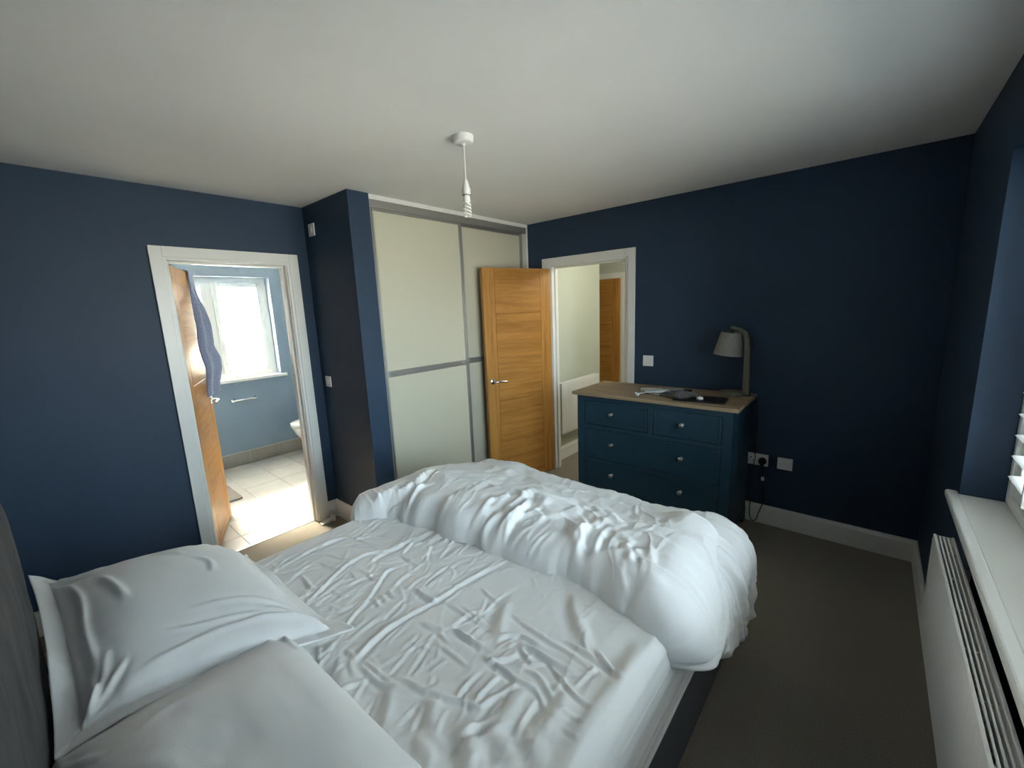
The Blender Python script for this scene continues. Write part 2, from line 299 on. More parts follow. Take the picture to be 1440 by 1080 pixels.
SHEET_FOLDS = [
 ('m', [(1.145, 1.728),(1.236, 1.772),(1.323, 1.818),(1.401, 1.847),(1.484, 1.851),(1.566, 1.792),(1.686, 1.798)]),
 ('m', [(1.186, 1.513),(1.259, 1.558),(1.322, 1.587),(1.417, 1.651),(1.472, 1.679),(1.526, 1.659)]),
 ('m', [(1.161, 1.382),(1.217, 1.401),(1.289, 1.409),(1.367, 1.407),(1.469, 1.396),(1.522, 1.392),(1.619, 1.386),(1.693, 1.372),(1.822, 1.35)]),
 ('f', [(1.131, 1.935),(1.222, 1.951),(1.307, 1.973),(1.354, 1.974)]),
 ('f', [(1.438, 1.783),(1.511, 1.799),(1.56, 1.783)]),
 ('f', [(1.564, 1.728),(1.671, 1.779)]),
 ('f', [(1.344, 2.055),(1.439, 2.073),(1.51, 2.034),(1.534, 1.889),(1.566, 1.802)]),
 ('f', [(1.134, 2.038),(1.196, 2.043),(1.286, 2.065),(1.379, 2.079),(1.473, 2.065),(1.537, 2.058)]),
 ('f', [(1.128, 1.926),(1.18, 1.923),(1.254, 1.952),(1.308, 1.925)]),
 ('m', [(1.242, 1.924),(1.24, 1.871),(1.235, 1.812),(1.264, 1.786)]),
 ('f', [(1.344, 2.055),(1.376, 1.995),(1.397, 1.917),(1.427, 1.861)]),
 ('f', [(1.328, 1.945),(1.342, 1.88),(1.365, 1.834)]),
 ('f', [(1.412, 1.729),(1.406, 1.68),(1.43, 1.662)]),
 ('f', [(1.376, 1.79),(1.367, 1.732)]),
 ('f', [(1.276, 1.746),(1.285, 1.683),(1.314, 1.658)]),
 ('m', [(1.184, 1.699),(1.226, 1.666),(1.243, 1.622),(1.293, 1.602)]),
 ('f', [(1.472, 1.769),(1.489, 1.715),(1.526, 1.659)]),
 ('m', [(1.567, 1.723),(1.562, 1.65),(1.567, 1.612)]),
 ('f', [(1.448, 1.519),(1.496, 1.534),(1.575, 1.527)]),
 ('m', [(1.467, 1.495),(1.462, 1.44),(1.469, 1.396)]),
 ('f', [(1.345, 1.581),(1.336, 1.523)]),
 ('f', [(1.373, 1.581),(1.363, 1.522)]),
 ('f', [(1.405, 1.577),(1.395, 1.528),(1.427, 1.498)]),
 ('f', [(1.319, 1.47),(1.362, 1.479),(1.415, 1.49)]),
 ('f', [(1.231, 1.474),(1.282, 1.477),(1.318, 1.461)]),
 ('f', [(1.097, 1.472),(1.14, 1.483),(1.181, 1.502)]),
 ('m', [(1.166, 1.44),(1.169, 1.404),(1.163, 1.379)]),
 ('f', [(1.465, 1.964),(1.515, 1.914),(1.544, 1.84)]),
 ('f', [(1.19, 2.097),(1.267, 2.09),(1.364, 2.099)]),
 ('f', [(1.506, 2.002),(1.571, 1.973),(1.595, 1.9)]),
 ('f', [(1.33, 1.726),(1.391, 1.714),(1.435, 1.698)]),
 ('m', [(1.15, 1.371),(1.192, 1.39),(1.271, 1.412),(1.342, 1.418)]),
 ('m', [(1.165, 1.344),(1.165, 1.285),(1.172, 1.241),(1.198, 1.215)]),
 ('f', [(1.183, 1.352),(1.184, 1.282),(1.191, 1.231)]),
 ('m', [(1.208, 1.23),(1.219, 1.195),(1.227, 1.144),(1.238, 1.117),(1.252, 1.073),(1.271, 1.03),(1.291, 0.98)]),
 ('b', [(1.191, 1.224),(1.148, 1.186),(1.096, 1.118)]),
 ('b', [(1.233, 1.117),(1.196, 1.065),(1.167, 1.014)]),
 ('f', [(1.22, 1.215),(1.279, 1.238),(1.374, 1.279)]),
 ('f', [(1.199, 1.263),(1.254, 1.277),(1.345, 1.297)]),
 ('b', [(1.227, 0.959),(1.194, 0.93),(1.177, 0.895)]),
 ('f', [(1.266, 1.056),(1.317, 1.063),(1.375, 1.062)]),
 ('b', [(1.144, 1.074),(1.132, 1.017),(1.129, 0.973)]),
 ('m', [(1.379, 1.349),(1.384, 1.305),(1.404, 1.268)]),
 ('m', [(1.426, 1.24),(1.425, 1.176),(1.424, 1.11)]),
 ('f', [(1.383, 1.277),(1.38, 1.208)]),
 ('m', [(1.124, 1.529),(1.097, 1.463),(1.051, 1.373)]),
 ('f', [(1.135, 1.472),(1.083, 1.441),(1.047, 1.414)]),
 ('b', [(1.138, 1.395),(1.1, 1.346),(1.084, 1.293),(1.079, 1.236)]),
 ('m', [(1.161, 1.405),(1.145, 1.369),(1.13, 1.33)]),
 ('f', [(1.062, 1.373),(1.099, 1.383),(1.143, 1.396)]),
 ('f', [(1.077, 1.537),(1.06, 1.478),(1.042, 1.427)]),
 ('f', [(1.075, 1.195),(1.106, 1.215),(1.134, 1.229)]),
 ('f', [(1.09, 1.187),(1.121, 1.207),(1.148, 1.224)]),
 ('f', [(1.091, 1.257),(1.124, 1.281),(1.153, 1.301)]),
 ('f', [(1.121, 1.115),(1.157, 1.12),(1.195, 1.126)]),
 ('f', [(1.132, 1.074),(1.165, 1.092),(1.199, 1.109)]),
 ('f', [(1.274, 1.175),(1.306, 1.171),(1.334, 1.167)]),
 ('f', [(1.247, 1.146),(1.273, 1.155)]),
 ('f', [(1.356, 1.23),(1.356, 1.18),(1.355, 1.109)]),
 ('f', [(1.232, 0.969),(1.267, 0.976),(1.291, 0.98)]),
 ('f', [(1.171, 1.019),(1.206, 1.041),(1.232, 1.049)]),
 ('m', [(1.17, 0.989),(1.202, 0.975),(1.236, 0.964),(1.265, 0.955)]),
 ('f', [(1.296, 1.011),(1.328, 1.016)]),
 ('f', [(1.194, 1.501),(1.234, 1.497),(1.277, 1.502)]),
 ('f', [(1.18, 1.501),(1.221, 1.534)]),
 ('f', [(1.256, 1.358),(1.31, 1.371),(1.368, 1.385)]),
 ('m', [(1.586, 1.131),(1.576, 1.054),(1.571, 0.971),(1.574, 0.924),(1.569, 0.873),(1.559, 0.818)]),
 ('m', [(1.602, 0.947),(1.603, 0.894),(1.598, 0.814),(1.602, 0.786)]),
 ('m', [(1.468, 1.103),(1.5, 1.097),(1.533, 1.064),(1.539, 1.02),(1.539, 0.968)]),
 ('m', [(1.507, 1.026),(1.516, 0.982),(1.513, 0.93),(1.514, 0.884),(1.526, 0.847)]),
 ('m', [(1.424, 1.241),(1.428, 1.163),(1.436, 1.084)]),
 ('b', [(1.625, 1.189),(1.554, 1.152),(1.481, 1.103)]),
 ('b', [(1.799, 1.032),(1.721, 0.977),(1.662, 0.916),(1.616, 0.869)]),
 ('f', [(1.493, 1.361),(1.493, 1.305),(1.494, 1.251),(1.494, 1.151)]),
 ('f', [(1.516, 1.308),(1.508, 1.233),(1.5, 1.144)]),
 ('f', [(1.381, 1.346),(1.399, 1.292),(1.408, 1.262)]),
 ('m', [(1.404, 1.076),(1.408, 1.026),(1.411, 0.978)]),
 ('m', [(1.469, 1.501),(1.47, 1.438),(1.475, 1.384)]),
 ('f', [(1.508, 1.424),(1.553, 1.416),(1.587, 1.371)]),
 ('f', [(1.578, 1.436),(1.616, 1.455),(1.635, 1.502)]),
 ('f', [(1.486, 1.491),(1.553, 1.51),(1.629, 1.511)]),
 ('f', [(1.622, 1.313),(1.608, 1.258),(1.605, 1.203)]),
 ('m', [(1.395, 1.073),(1.431, 1.042),(1.47, 1.017)]),
 ('f', [(1.427, 1.071),(1.473, 1.062),(1.509, 1.05)]),
 ('f', [(1.439, 1.001),(1.471, 0.967),(1.508, 0.936)]),
 ('f', [(1.685, 0.905),(1.631, 0.892),(1.61, 0.861)]),
 ('f', [(1.629, 0.845),(1.602, 0.808),(1.595, 0.787)]),
 ('m', [(1.403, 1.083),(1.408, 1.015),(1.408, 0.958),(1.414, 0.903),(1.38, 0.848)]),
 ('m', [(1.448, 0.973),(1.453, 0.933),(1.439, 0.895),(1.413, 0.847)]),
 ('m', [(1.506, 0.933),(1.494, 0.898),(1.476, 0.855),(1.464, 0.818),(1.461, 0.766)]),
 ('b', [(1.461, 0.845),(1.404, 0.831),(1.351, 0.827),(1.316, 0.811)]),
 ('m', [(1.597, 0.808),(1.588, 0.761),(1.571, 0.743)]),
 ('m', [(1.62, 0.841),(1.607, 0.804),(1.593, 0.763)]),
 ('b', [(1.726, 0.753),(1.628, 0.752),(1.571, 0.743)]),
 ('b', [(1.3, 0.748),(1.372, 0.752),(1.428, 0.755),(1.481, 0.754),(1.552, 0.751),(1.664, 0.74)]),
 ('b', [(1.327, 0.881),(1.303, 0.838),(1.27, 0.786)]),
 ('b', [(1.401, 0.951),(1.333, 0.927),(1.267, 0.92),(1.253, 0.867),(1.237, 0.822)]),
 ('m', [(1.192, 0.977),(1.244, 0.961),(1.295, 0.935)]),
 ('m', [(1.287, 0.993),(1.354, 0.972),(1.404, 0.954)]),
 ('b', [(1.226, 0.959),(1.191, 0.928),(1.174, 0.901)]),
 ('m', [(1.503, 1.029),(1.486, 1.004),(1.477, 0.962)]),
 ('m', [(1.511, 1.024),(1.515, 0.957),(1.523, 0.886),(1.522, 0.845)]),
 ('f', [(1.406, 0.828),(1.412, 0.795),(1.414, 0.76)]),
 ('f', [(1.374, 0.797),(1.369, 0.75)]),
 ('f', [(1.32, 0.841),(1.354, 0.848)]),
 ('f', [(1.488, 0.833),(1.536, 0.828),(1.558, 0.816)]),
 ('f', [(1.547, 0.855),(1.547, 0.829),(1.571, 0.824),(1.583, 0.861)]),
 ('f', [(1.278, 0.865),(1.327, 0.881),(1.403, 0.895)]),
 ('f', [(1.267, 1.061),(1.305, 1.065),(1.368, 1.074)]),
 ('f', [(1.294, 1.012),(1.339, 1.015),(1.402, 1.015)]),
 ('f', [(1.28, 0.954),(1.329, 0.961),(1.359, 0.966)]),
]

# ================================================================ setting
H = 2.40; LX = 4.0; WA = 3.55; YN = 2.907; XN0, XN1 = 2.162, 2.313
def struct(name, bm, m, label, parent=None):
    return mk(name, bm, m, parent, kind='structure' if parent is None else None, label=label)
def boxes(*bs, bev=0.0):
    bm = NB()
    for lo, hi in bs: add_box(bm, lo, hi, bev)
    return bm
struct('floor', boxes(((0.30, -0.3, -0.1), (4.05, 3.612, 0.0))), CARPET, 'grey beige carpet covering the bedroom floor')
struct('ceiling', boxes(((0.30, -0.35, H), (4.05, 3.60, H + 0.1))), CEIL, 'plain white bedroom ceiling')
# window wall: opening x 1.12..2.977, z 0.825..2.08
WX0, WX1, WZ0, WZ1 = 1.12, 2.977, 0.80, 2.08
struct('wall_right', boxes(((0.30, -0.30, -0.1), (4.1, 0.0, WZ0)), ((0.30, -0.30, WZ1), (4.1, 0.0, H)), ((0.30, -0.30, WZ0), (WX0, 0.0, WZ1)), ((WX1, -0.30, WZ0), (4.1, 0.0, WZ1))), NAVY, 'navy painted window wall with deep reveal')
struct('wall_headboard', boxes(((0.30, -0.3, -0.1), (0.455, 3.6, H))), NAVY, 'navy painted wall behind the bed head')
OX0, OX1, OZ = 1.30, 2.015, 2.005      # en-suite opening in the left wall
struct('wall_left', boxes(((0.30, WA, -0.1), (OX0, 3.61, H)), ((OX1, WA, -0.1), (4.1, 3.61, H)), ((OX0, WA, OZ), (OX1, 3.61, H))), NAVY, 'navy painted wall with the bathroom doorway')
PY0, PY1 = 1.885, 2.665                # bedroom doorway in the back wall
struct('wall_back', boxes(((LX, -0.3, -0.1), (4.05, PY0, H)), ((LX, PY1, -0.1), (4.05, 3.6, H)), ((LX, PY0, OZ), (4.05, PY1, H))), NAVY, 'dark navy painted wall behind the chest of drawers')
struct('wall_wardrobe_end', boxes(((XN0, YN, 0.0), (XN1, WA, H))), NAVY, 'short navy end wall beside the sliding wardrobe')

# skirting boards with a chamfered top
def skirting(name, a, b, n, label, h=0.14, t=0.016, m=TRIM):
    a = Vector(a); b = Vector(b); n = Vector(n); up_ = Vector((0, 0, 1))
    prof = [a, a + n * t, a + n * t + up_ * (h - 0.022), a + n * (t * 0.75) + up_ * (h - 0.016), a + n * (t * 0.45) + up_ * h, a + up_ * h]
    return struct(name, add_poly_prism(NB(), prof, b - a), m, label)
skirting('baseboard_back', (LX, 0.0, 0), (LX, 1.80, 0), (-1, 0, 0), 'white skirting board along the back wall')
skirting('baseboard_right', (0.455, 0.0, 0), (LX - 0.016, 0.0, 0), (0, 1, 0), 'white skirting board under the window')
skirting('baseboard_left', (0.455, WA, 0), (1.24, WA, 0), (0, -1, 0), 'white skirting board left of the bathroom doorway')
skirting('baseboard_corner', (2.081, WA, 0), (XN0 - 0.016, WA, 0), (0, -1, 0), 'short white skirting piece right of the bathroom doorway')
skirting('baseboard_wardrobe_end', (XN0, YN - 0.016, 0), (XN0, WA, 0), (-1, 0, 0), 'white skirting board on the wardrobe end wall')
skirting('baseboard_nib', (XN0, YN, 0), (XN1, YN, 0), (0, -1, 0), 'small white skirting piece on the wall end')

# ---- door linings and architraves
def architrave_x(name, x0, x1, ztop, y, w, label, ydir=-1):
    """flat moulded architrave round an opening in a wall of constant y"""
    root = thing(name, label, None, ((x0 + x1) / 2, y, 0), kind='structure')
    t1, t2 = 0.018, 0.011
    def leg(xa, xb, inner_right):
        bm = NB()
        ya, yb = sorted((y, y + ydir * t1)); yc = sorted((y, y + ydir * t2))
        if inner_right:
            add_box(bm, (xa, ya, 0), (xb - 0.018, yb, ztop), 0.003); add_box(bm, (xb - 0.02, yc[0], 0), (xb, yc[1], ztop - (w - 0.02) + 0.0), 0.003)
        else:
            add_box(bm, (xa + 0.018, ya, 0), (xb, yb, ztop), 0.003); add_box(bm, (xa, yc[0], 0), (xa + 0.02, yc[1], ztop - (w - 0.02)), 0.003)
        mk('architrave', bm, TRIM, root)
    leg(x0, x0 + w, True); leg(x1 - w, x1, False)
    ya, yb = sorted((y, y + ydir * t1)); yc = sorted((y, y + ydir * t2))
    bm = NB(); add_box(bm, (x0 + w - 0.018, ya, ztop - w + 0.018), (x1 - w + 0.018, yb, ztop), 0.003); add_box(bm, (x0 + w - 0.002, yc[0], ztop - w), (x1 - w + 0.002, yc[1], ztop - w + 0.02), 0.003)
    mk('head_architrave', bm, TRIM, root)
    return root
def lining_x(root, x0, x1, ztop, y0, y1, stop_y0, stop_y1, t=0.022):
    mk('jamb', box((x0 - t, y0, 0), (x0, y1, ztop + t), 0.002), TRIM, root); mk('jamb', box((x1, y0, 0), (x1 + t, y1, ztop + t), 0.002), TRIM, root)
    mk('head_lining', box((x0, y0, ztop), (x1, y1, ztop + t), 0.002), TRIM, root)
    s = 0.013
    mk('door_stop', box((x0, stop_y0, 0), (x0 + s, stop_y1, ztop), 0.002), TRIM, root); mk('door_stop', box((x1 - s, stop_y0, 0), (x1, stop_y1, ztop), 0.002), TRIM, root)
    mk('door_stop', box((x0 + s, stop_y0, ztop - s), (x1 - s, stop_y1, ztop), 0.002), TRIM, root)
r1 = architrave_x('trim_1', 1.239, 2.081, 2.061, WA, 0.080, 'white door frame round the bathroom doorway')
lining_x(r1, 1.322, 1.995, 1.983, WA + 0.002, 3.668, 3.59, 3.63)

def architrave_y(name, y0, y1, ztop, x, w, label, xdir=-1):
    root = thing(name, label, None, (x, (y0 + y1) / 2, 0), kind='structure')
    t1, t2 = 0.018, 0.011
    xa, xb = sorted((x, x + xdir * t1)); xc = sorted((x, x + xdir * t2))
    bm = NB(); add_box(bm, (xa, y0, 0), (xb, y0 + w - 0.018, ztop), 0.003); add_box(bm, (xc[0], y0 + w - 0.02, 0), (xc[1], y0 + w, ztop - w + 0.02), 0.003); mk('architrave', bm, TRIM, root)
    bm = NB(); add_box(bm, (xa, y1 - w + 0.018, 0), (xb, y1, ztop), 0.003); add_box(bm, (xc[0], y1 - w, 0), (xc[1], y1 - w + 0.02, ztop - w + 0.02), 0.003); mk('architrave', bm, TRIM, root)
    bm = NB(); add_box(bm, (xa, y0 + w - 0.018, ztop - w + 0.018), (xb, y1 - w + 0.018, ztop), 0.003); add_box(bm, (xc[0], y0 + w - 0.002, ztop - w), (xc[1], y1 - w + 0.002, ztop - w + 0.02), 0.003); mk('head_architrave', bm, TRIM, root)
    return root
def lining_y(root, y0, y1, ztop, x0, x1, sx0, sx1, t=0.022):
    mk('jamb', box((x0, y0 - t, 0), (x1, y0, ztop + t), 0.002), TRIM, root); mk('jamb', box((x0, y1, 0), (x1, y1 + t, ztop + t), 0.002), TRIM, root)
    mk('head_lining', box((x0, y0, ztop), (x1, y1, ztop + t), 0.002), TRIM, root)
    s = 0.013
    mk('door_stop', box((sx0, y0, 0), (sx1, y0 + s, ztop), 0.002), TRIM, root); mk('door_stop', box((sx0, y1 - s, 0), (sx1, y1, ztop), 0.002), TRIM, root)
    mk('door_stop', box((sx0, y0 + s, ztop - s), (sx1, y1 - s, ztop), 0.002), TRIM, root)
r2 = architrave_y('trim_2', 1.812, 2.738, 2.063, LX, 0.080, 'white door frame round the bedroom doorway')
lining_y(r2, 1.905, 2.643, 1.985, LX + 0.002, 4.098, 4.045, 4.085)

# ---- oak doors: stiles, cross-grained panels with V grooves, lever handle. local x = 0 at the hinge, face A at -y
def lever(parent, x, z, yface, sgn, towards, name='handle'):
    """lever handle on a door face (local coordinates)"""
    bm = NB()
    add_lathe(bm, [(0.026, 0), (0.026, 0.006), (0.023, 0.009), (0.010, 0.010), (0.010, 0.045)], (x, yface, z), 20, (0, sgn, 0))
    p = smooth_path([(x, yface + sgn * 0.040, z), (x + towards * 0.012, yface + sgn * 0.050, z), (x + towards * 0.045, yface + sgn * 0.054, z + 0.002), (x + towards * 0.115, yface + sgn * 0.050, z - 0.006)], 5)
    add_tube(bm, p, 0.0095, 10)
    h = mk(name, bm, CHROME, parent, local=True, smooth=False, label='chrome lever handle'); auto(h, 50)
    return h
def oak_door(name, label, loc, ang, width, top, hz=1.0, handle_faces=(-1, 1), groove=True, n=5, cat=None):
    root = thing(name, label, cat, loc, ang, kind='structure')
    t = 0.040; z0 = 0.008; st = 0.115
    mk('core', box((0.004, -t / 2 + 0.0035, z0 + 0.002), (width - 0.004, t / 2 - 0.0035, top - 0.002)), OAKE, root, local=True, label='darker oak edge lipping')
    def pc(nm, lo, hi, m):
        o = mk(nm, box(lo, hi, 0.0022, 1), m, root, local=True); return o
    pc('stile', (0, -t / 2, z0), (st, t / 2, top), OAKV); pc('stile', (width - st, -t / 2, z0), (width, t / 2, top), OAKV)
    hh = (top - z0) / n; g = 0.0012
    for i in range(n):
        pc('panel', (st + g, -t / 2, z0 + i * hh + (g if i else 0)), (width - st - g, t / 2, z0 + (i + 1) * hh - (g if i < n - 1 else 0)), OAKH)
    for s in handle_faces: lever(root, width - 0.055, hz, s * t / 2, s, -1)
    for zc in (0.25, 1.0, 1.75): mk('hinge', box((-0.006, -t / 2 - 0.001, zc - 0.05), (0.004, -t / 2 + 0.012, zc + 0.05), 0.002), STEEL, root, local=True)
    return root
# bedroom door: hinge (3.975,2.64) swung into the room, free end (3.30,2.865)
hx, hy = 3.972, 2.640; fx, fy = 3.292, 2.858
d = Vector((fx - hx, fy - hy)); wB = d.length; aB = math.atan2(d.y, d.x)
nrm = Vector((-d.y, d.x)).normalized()           # local +y direction
# local +y of this leaf points to -y world (towards the camera)
oak_door('door_1', 'wide open oak door in front of the sliding wardrobe', (hx - nrm.x * 0.02, hy - nrm.y * 0.02, 0), aB, wB, 1.968, 0.985)
# bathroom door: hinge (1.345,3.675), free (1.60,4.27)
hx, hy = 1.350, 3.676; fx, fy = 1.602, 4.285
d = Vector((fx - hx, fy - hy)); wA = d.length; aA = math.atan2(d.y, d.x); nA = Vector((-d.y, d.x)).normalized()
BATHDOOR = oak_door('door_2', 'half open oak door of the bathroom with a towel over it', (hx + nA.x * 0.02, hy + nA.y * 0.02, 0), aA, wA, 1.972, 1.0)

# ================================================================ bathroom shell
BX0, BX1, BY0, BY1 = 1.02, 3.05, 3.61, 5.60
struct('wall_bathroom_near', boxes(((BX0 - 0.1, BY0, -0.1), (OX0, 3.67, H)), ((OX1, BY0, -0.1), (BX1 + 0.1, 3.67, H)), ((OX0, BY0, OZ), (OX1, 3.67, H))), BATHBLUE, 'blue bathroom side of the doorway wall')
bw0, bw1, bz0, bz1 = 1.52, 2.625, 0.955, 2.075
struct('wall_bathroom_far', boxes(((BX0 - 0.1, BY1, -0.1), (BX1 + 0.1, 5.85, bz0)), ((BX0 - 0.1, BY1, bz1), (BX1 + 0.1, 5.85, H)), ((BX0 - 0.1, BY1, bz0), (bw0, 5.85, bz1)), ((bw1, BY1, bz0), (BX1 + 0.1, 5.85, bz1))), BATHBLUE, 'blue bathroom wall with the bright window')
struct('wall_bathroom_left', boxes(((BX0 - 0.1, 3.67, -0.1), (BX0, BY1, H))), BATHBLUE, 'blue bathroom wall behind the open door')
struct('wall_bathroom_right', boxes(((BX1, 3.67, -0.1), (BX1 + 0.1, BY1, H))), BATHBLUE, 'blue bathroom wall behind the toilet')
struct('ceiling_bathroom', boxes(((BX0 - 0.1, 3.60, H), (BX1 + 0.1, 5.85, H + 0.1))), CEIL, 'white bathroom ceiling')
# tiled floor: grout bed and single tiles
GROUT = mat('pale_grout', (0.50, 0.48, 0.44), 0.9, 0.2, var=0.05, vscale=30)
TILE = mat('pale_grey_floor_tile', (0.52, 0.50, 0.46), 0.30, 0.5, var=0.08, vscale=5, bump=0.05, bscale=40)
TILE2 = mat('taupe_wall_tile', (0.27, 0.245, 0.215), 0.35, 0.5, var=0.06, vscale=6)
fl = struct('floor_bathroom', boxes(((BX0, 3.612, -0.1), (BX1, BY1, -0.004))), GROUT, 'pale square tiles on the bathroom floor')
xs_ = [BX0] + [1.53 + 0.325 * k for k in range(-1, 6) if BX0 + 0.05 < 1.53 + 0.325 * k < BX1 - 0.03] + [BX1]
ys_ = [3.614] + [3.828 + 0.325 * k for k in range(0, 6) if 3.828 + 0.325 * k < BY1 - 0.03] + [BY1]
for i in range(len(xs_) - 1):
    for j in range(len(ys_) - 1):
        g = 0.0022; dz = random.uniform(-0.0004, 0.0004)
        mk('tile', box((xs_[i] + g, ys_[j] + g, -0.010), (xs_[i + 1] - g, ys_[j + 1] - g, dz), 0.0012, 1), TILE, fl)
sk = struct('baseboard_bathroom', boxes(((BX0, BY1 - 0.004, 0.0), (BX1, BY1, 0.155))), GROUT, 'row of taupe skirting tiles below the bathroom window')
xk = 1.25
while xk < BX1 - 0.05:
    x2 = min(xk + 0.31, BX1); mk('tile', box((xk + 0.003, BY1 - 0.012, 0.004), (x2 - 0.003, BY1 - 0.002, 0.150), 0.0015, 1), TILE2, sk); xk = x2
struct('trim_threshold', boxes(((1.322, 3.600, -0.002), (1.995, 3.622, 0.004)), bev=0.002), STEEL, 'thin metal strip between carpet and tiles')
# bathroom window
UPVC = mat('white_upvc', (0.82, 0.82, 0.80), 0.3, 0.5, var=0.01)
w2 = thing('window_2', 'bright bathroom window with obscured glass and white frame', None, ((bw0 + bw1) / 2, 5.74, bz0), kind='structure')
fy0, fy1 = 5.715, 5.785
def frame_rect(x0, x1, z0, z1, y0, y1, w, nm, m, parent):
    bm = NB(); add_box(bm, (x0, y0, z0), (x0 + w, y1, z1), 0.004); add_box(bm, (x1 - w, y0, z0), (x1, y1, z1), 0.004)
    add_box(bm, (x0 + w, y0, z0), (x1 - w, y1, z0 + w), 0.004); add_box(bm, (x0 + w, y0, z1 - w), (x1 - w, y1, z1), 0.004)
    return mk(nm, bm, m, parent)
frame_rect(bw0, bw1, bz0 + 0.02, bz1, fy0, fy1, 0.055, 'frame', UPVC, w2)
mk('mullion', box((2.03, fy0, bz0 + 0.075), (2.085, fy1, bz1 - 0.055), 0.004), UPVC, w2)
frame_rect(2.085, bw1 - 0.055, bz0 + 0.075, bz1 - 0.055, fy0 - 0.012, fy1 - 0.01, 0.05, 'sash', UPVC, w2)
frame_rect(bw0 + 0.055, 2.03, bz0 + 0.075, bz1 - 0.055, fy0 - 0.012, fy1 - 0.01, 0.05, 'sash', UPVC, w2)
mk('pane', box((2.13, 5.742, bz0 + 0.12), (bw1 - 0.10, 5.748, bz1 - 0.10)), FROST, w2); mk('pane', box((bw0 + 0.10, 5.742, bz0 + 0.12), (1.985, 5.748, bz1 - 0.10)), FROST, w2)
bm = NB(); add_box(bm, (2.096, 5.688, 1.48), (2.118, 5.704, 1.53), 0.003); add_tube(bm, [(2.107, 5.69, 1.505), (2.107, 5.672, 1.50), (2.107, 5.668, 1.40)], 0.008, 8); mk('window_handle', bm, UPVC, w2)
struct('trim_bathroom_sill', boxes(((bw0 - 0.02, BY1 - 0.025, bz0 - 0.012), (bw1 + 0.06, 5.72, bz0 + 0.022)), bev=0.006), TRIM, 'white bathroom window sill')

# ================================================================ hall shell
HX1, HYW, HXC = 5.90, 2.752, 5.11
struct('wall_hall_near', boxes(((4.05, 0.3, -0.1), (4.10, PY0, H)), ((4.05, PY1, -0.1), (4.10, HYW + 0.1, H)), ((4.05, PY0, OZ), (4.10, PY1, H))), HALLPAINT, 'pale hall side of the bedroom wall')
struct('wall_hall_left', boxes(((4.05, HYW, -0.1), (HXC, HYW + 0.1, H))), HALLPAINT, 'pale green hall wall behind the white radiator')
struct('wall_hall_return', boxes(((HXC - 0.1, HYW + 0.1, -0.1), (HXC, 4.1, H))), HALLPAINT, 'pale hall wall round the corner')
struct('wall_hall_end', boxes(((HX1, 0.2, -0.1), (HX1 + 0.1, 4.1, H))), HALLPAINT, 'pale hall end wall around the second oak door')
struct('wall_hall_right', boxes(((4.05, 0.2, -0.1), (HX1 + 0.1, 0.3, H))), HALLPAINT, 'pale hall wall at the right end of the hall')
struct('wall_hall_far', boxes(((HXC - 0.1, 4.1, -0.1), (HX1 + 0.1, 4.2, H))), HALLPAINT, 'pale hall wall at the left end of the hall')
struct('ceiling_hall', boxes(((4.05, 0.2, H), (HX1 + 0.1, 4.2, H + 0.1))), CEIL, 'white hall ceiling')
struct('floor_hall', boxes(((4.05, 0.2, -0.1), (HX1 + 0.1, 4.2, -0.001))), CARPET, 'grey beige carpet in the hall')
skirting('baseboard_hall', (4.10, HYW, 0), (HXC, HYW, 0), (0, -1, 0), 'white skirting board below the hall radiator')
r3 = architrave_y('trim_3', 2.800, 3.705, 2.030, HX1, 0.072, 'white door frame at the end of the hall')
oak_door('door_3', 'closed oak door at the far end of the hall', (HX1 - 0.0205, 3.633, 0), R(-90), 0.761, 1.957, 1.0, handle_faces=(1,), n=5)

# ================================================================ bedroom window, sill, shutters
w1 = thing('window_1', 'white framed bedroom window behind the slatted shutters', None, ((WX0 + WX1) / 2, -0.23, WZ0), kind='structure')
frame_rect(WX0, WX1, 0.835, WZ1, -0.275, -0.205, 0.055, 'frame', UPVC, w1)
mk('mullion', box((2.02, -0.275, 0.89), (2.08, -0.205, WZ1 - 0.055), 0.004), UPVC, w1)
mk('pane', box((WX0 + 0.055, -0.243, 0.89), (2.02, -0.237, WZ1 - 0.055)), GLASS, w1); mk('pane', box((2.08, -0.243, 0.89), (WX1 - 0.055, -0.237, WZ1 - 0.055)), GLASS, w1)
bm = NB(); add_box(bm, (WX0 - 0.04, -0.002, 0.800), (3.018, 0.036, 0.829), 0.009, 3); add_box(bm, (WX0 + 0.001, -0.275, 0.800), (WX1 - 0.001, 0.004, 0.829), 0.003)
struct('trim_4', bm, TRIM, 'wide white window sill above the radiator')
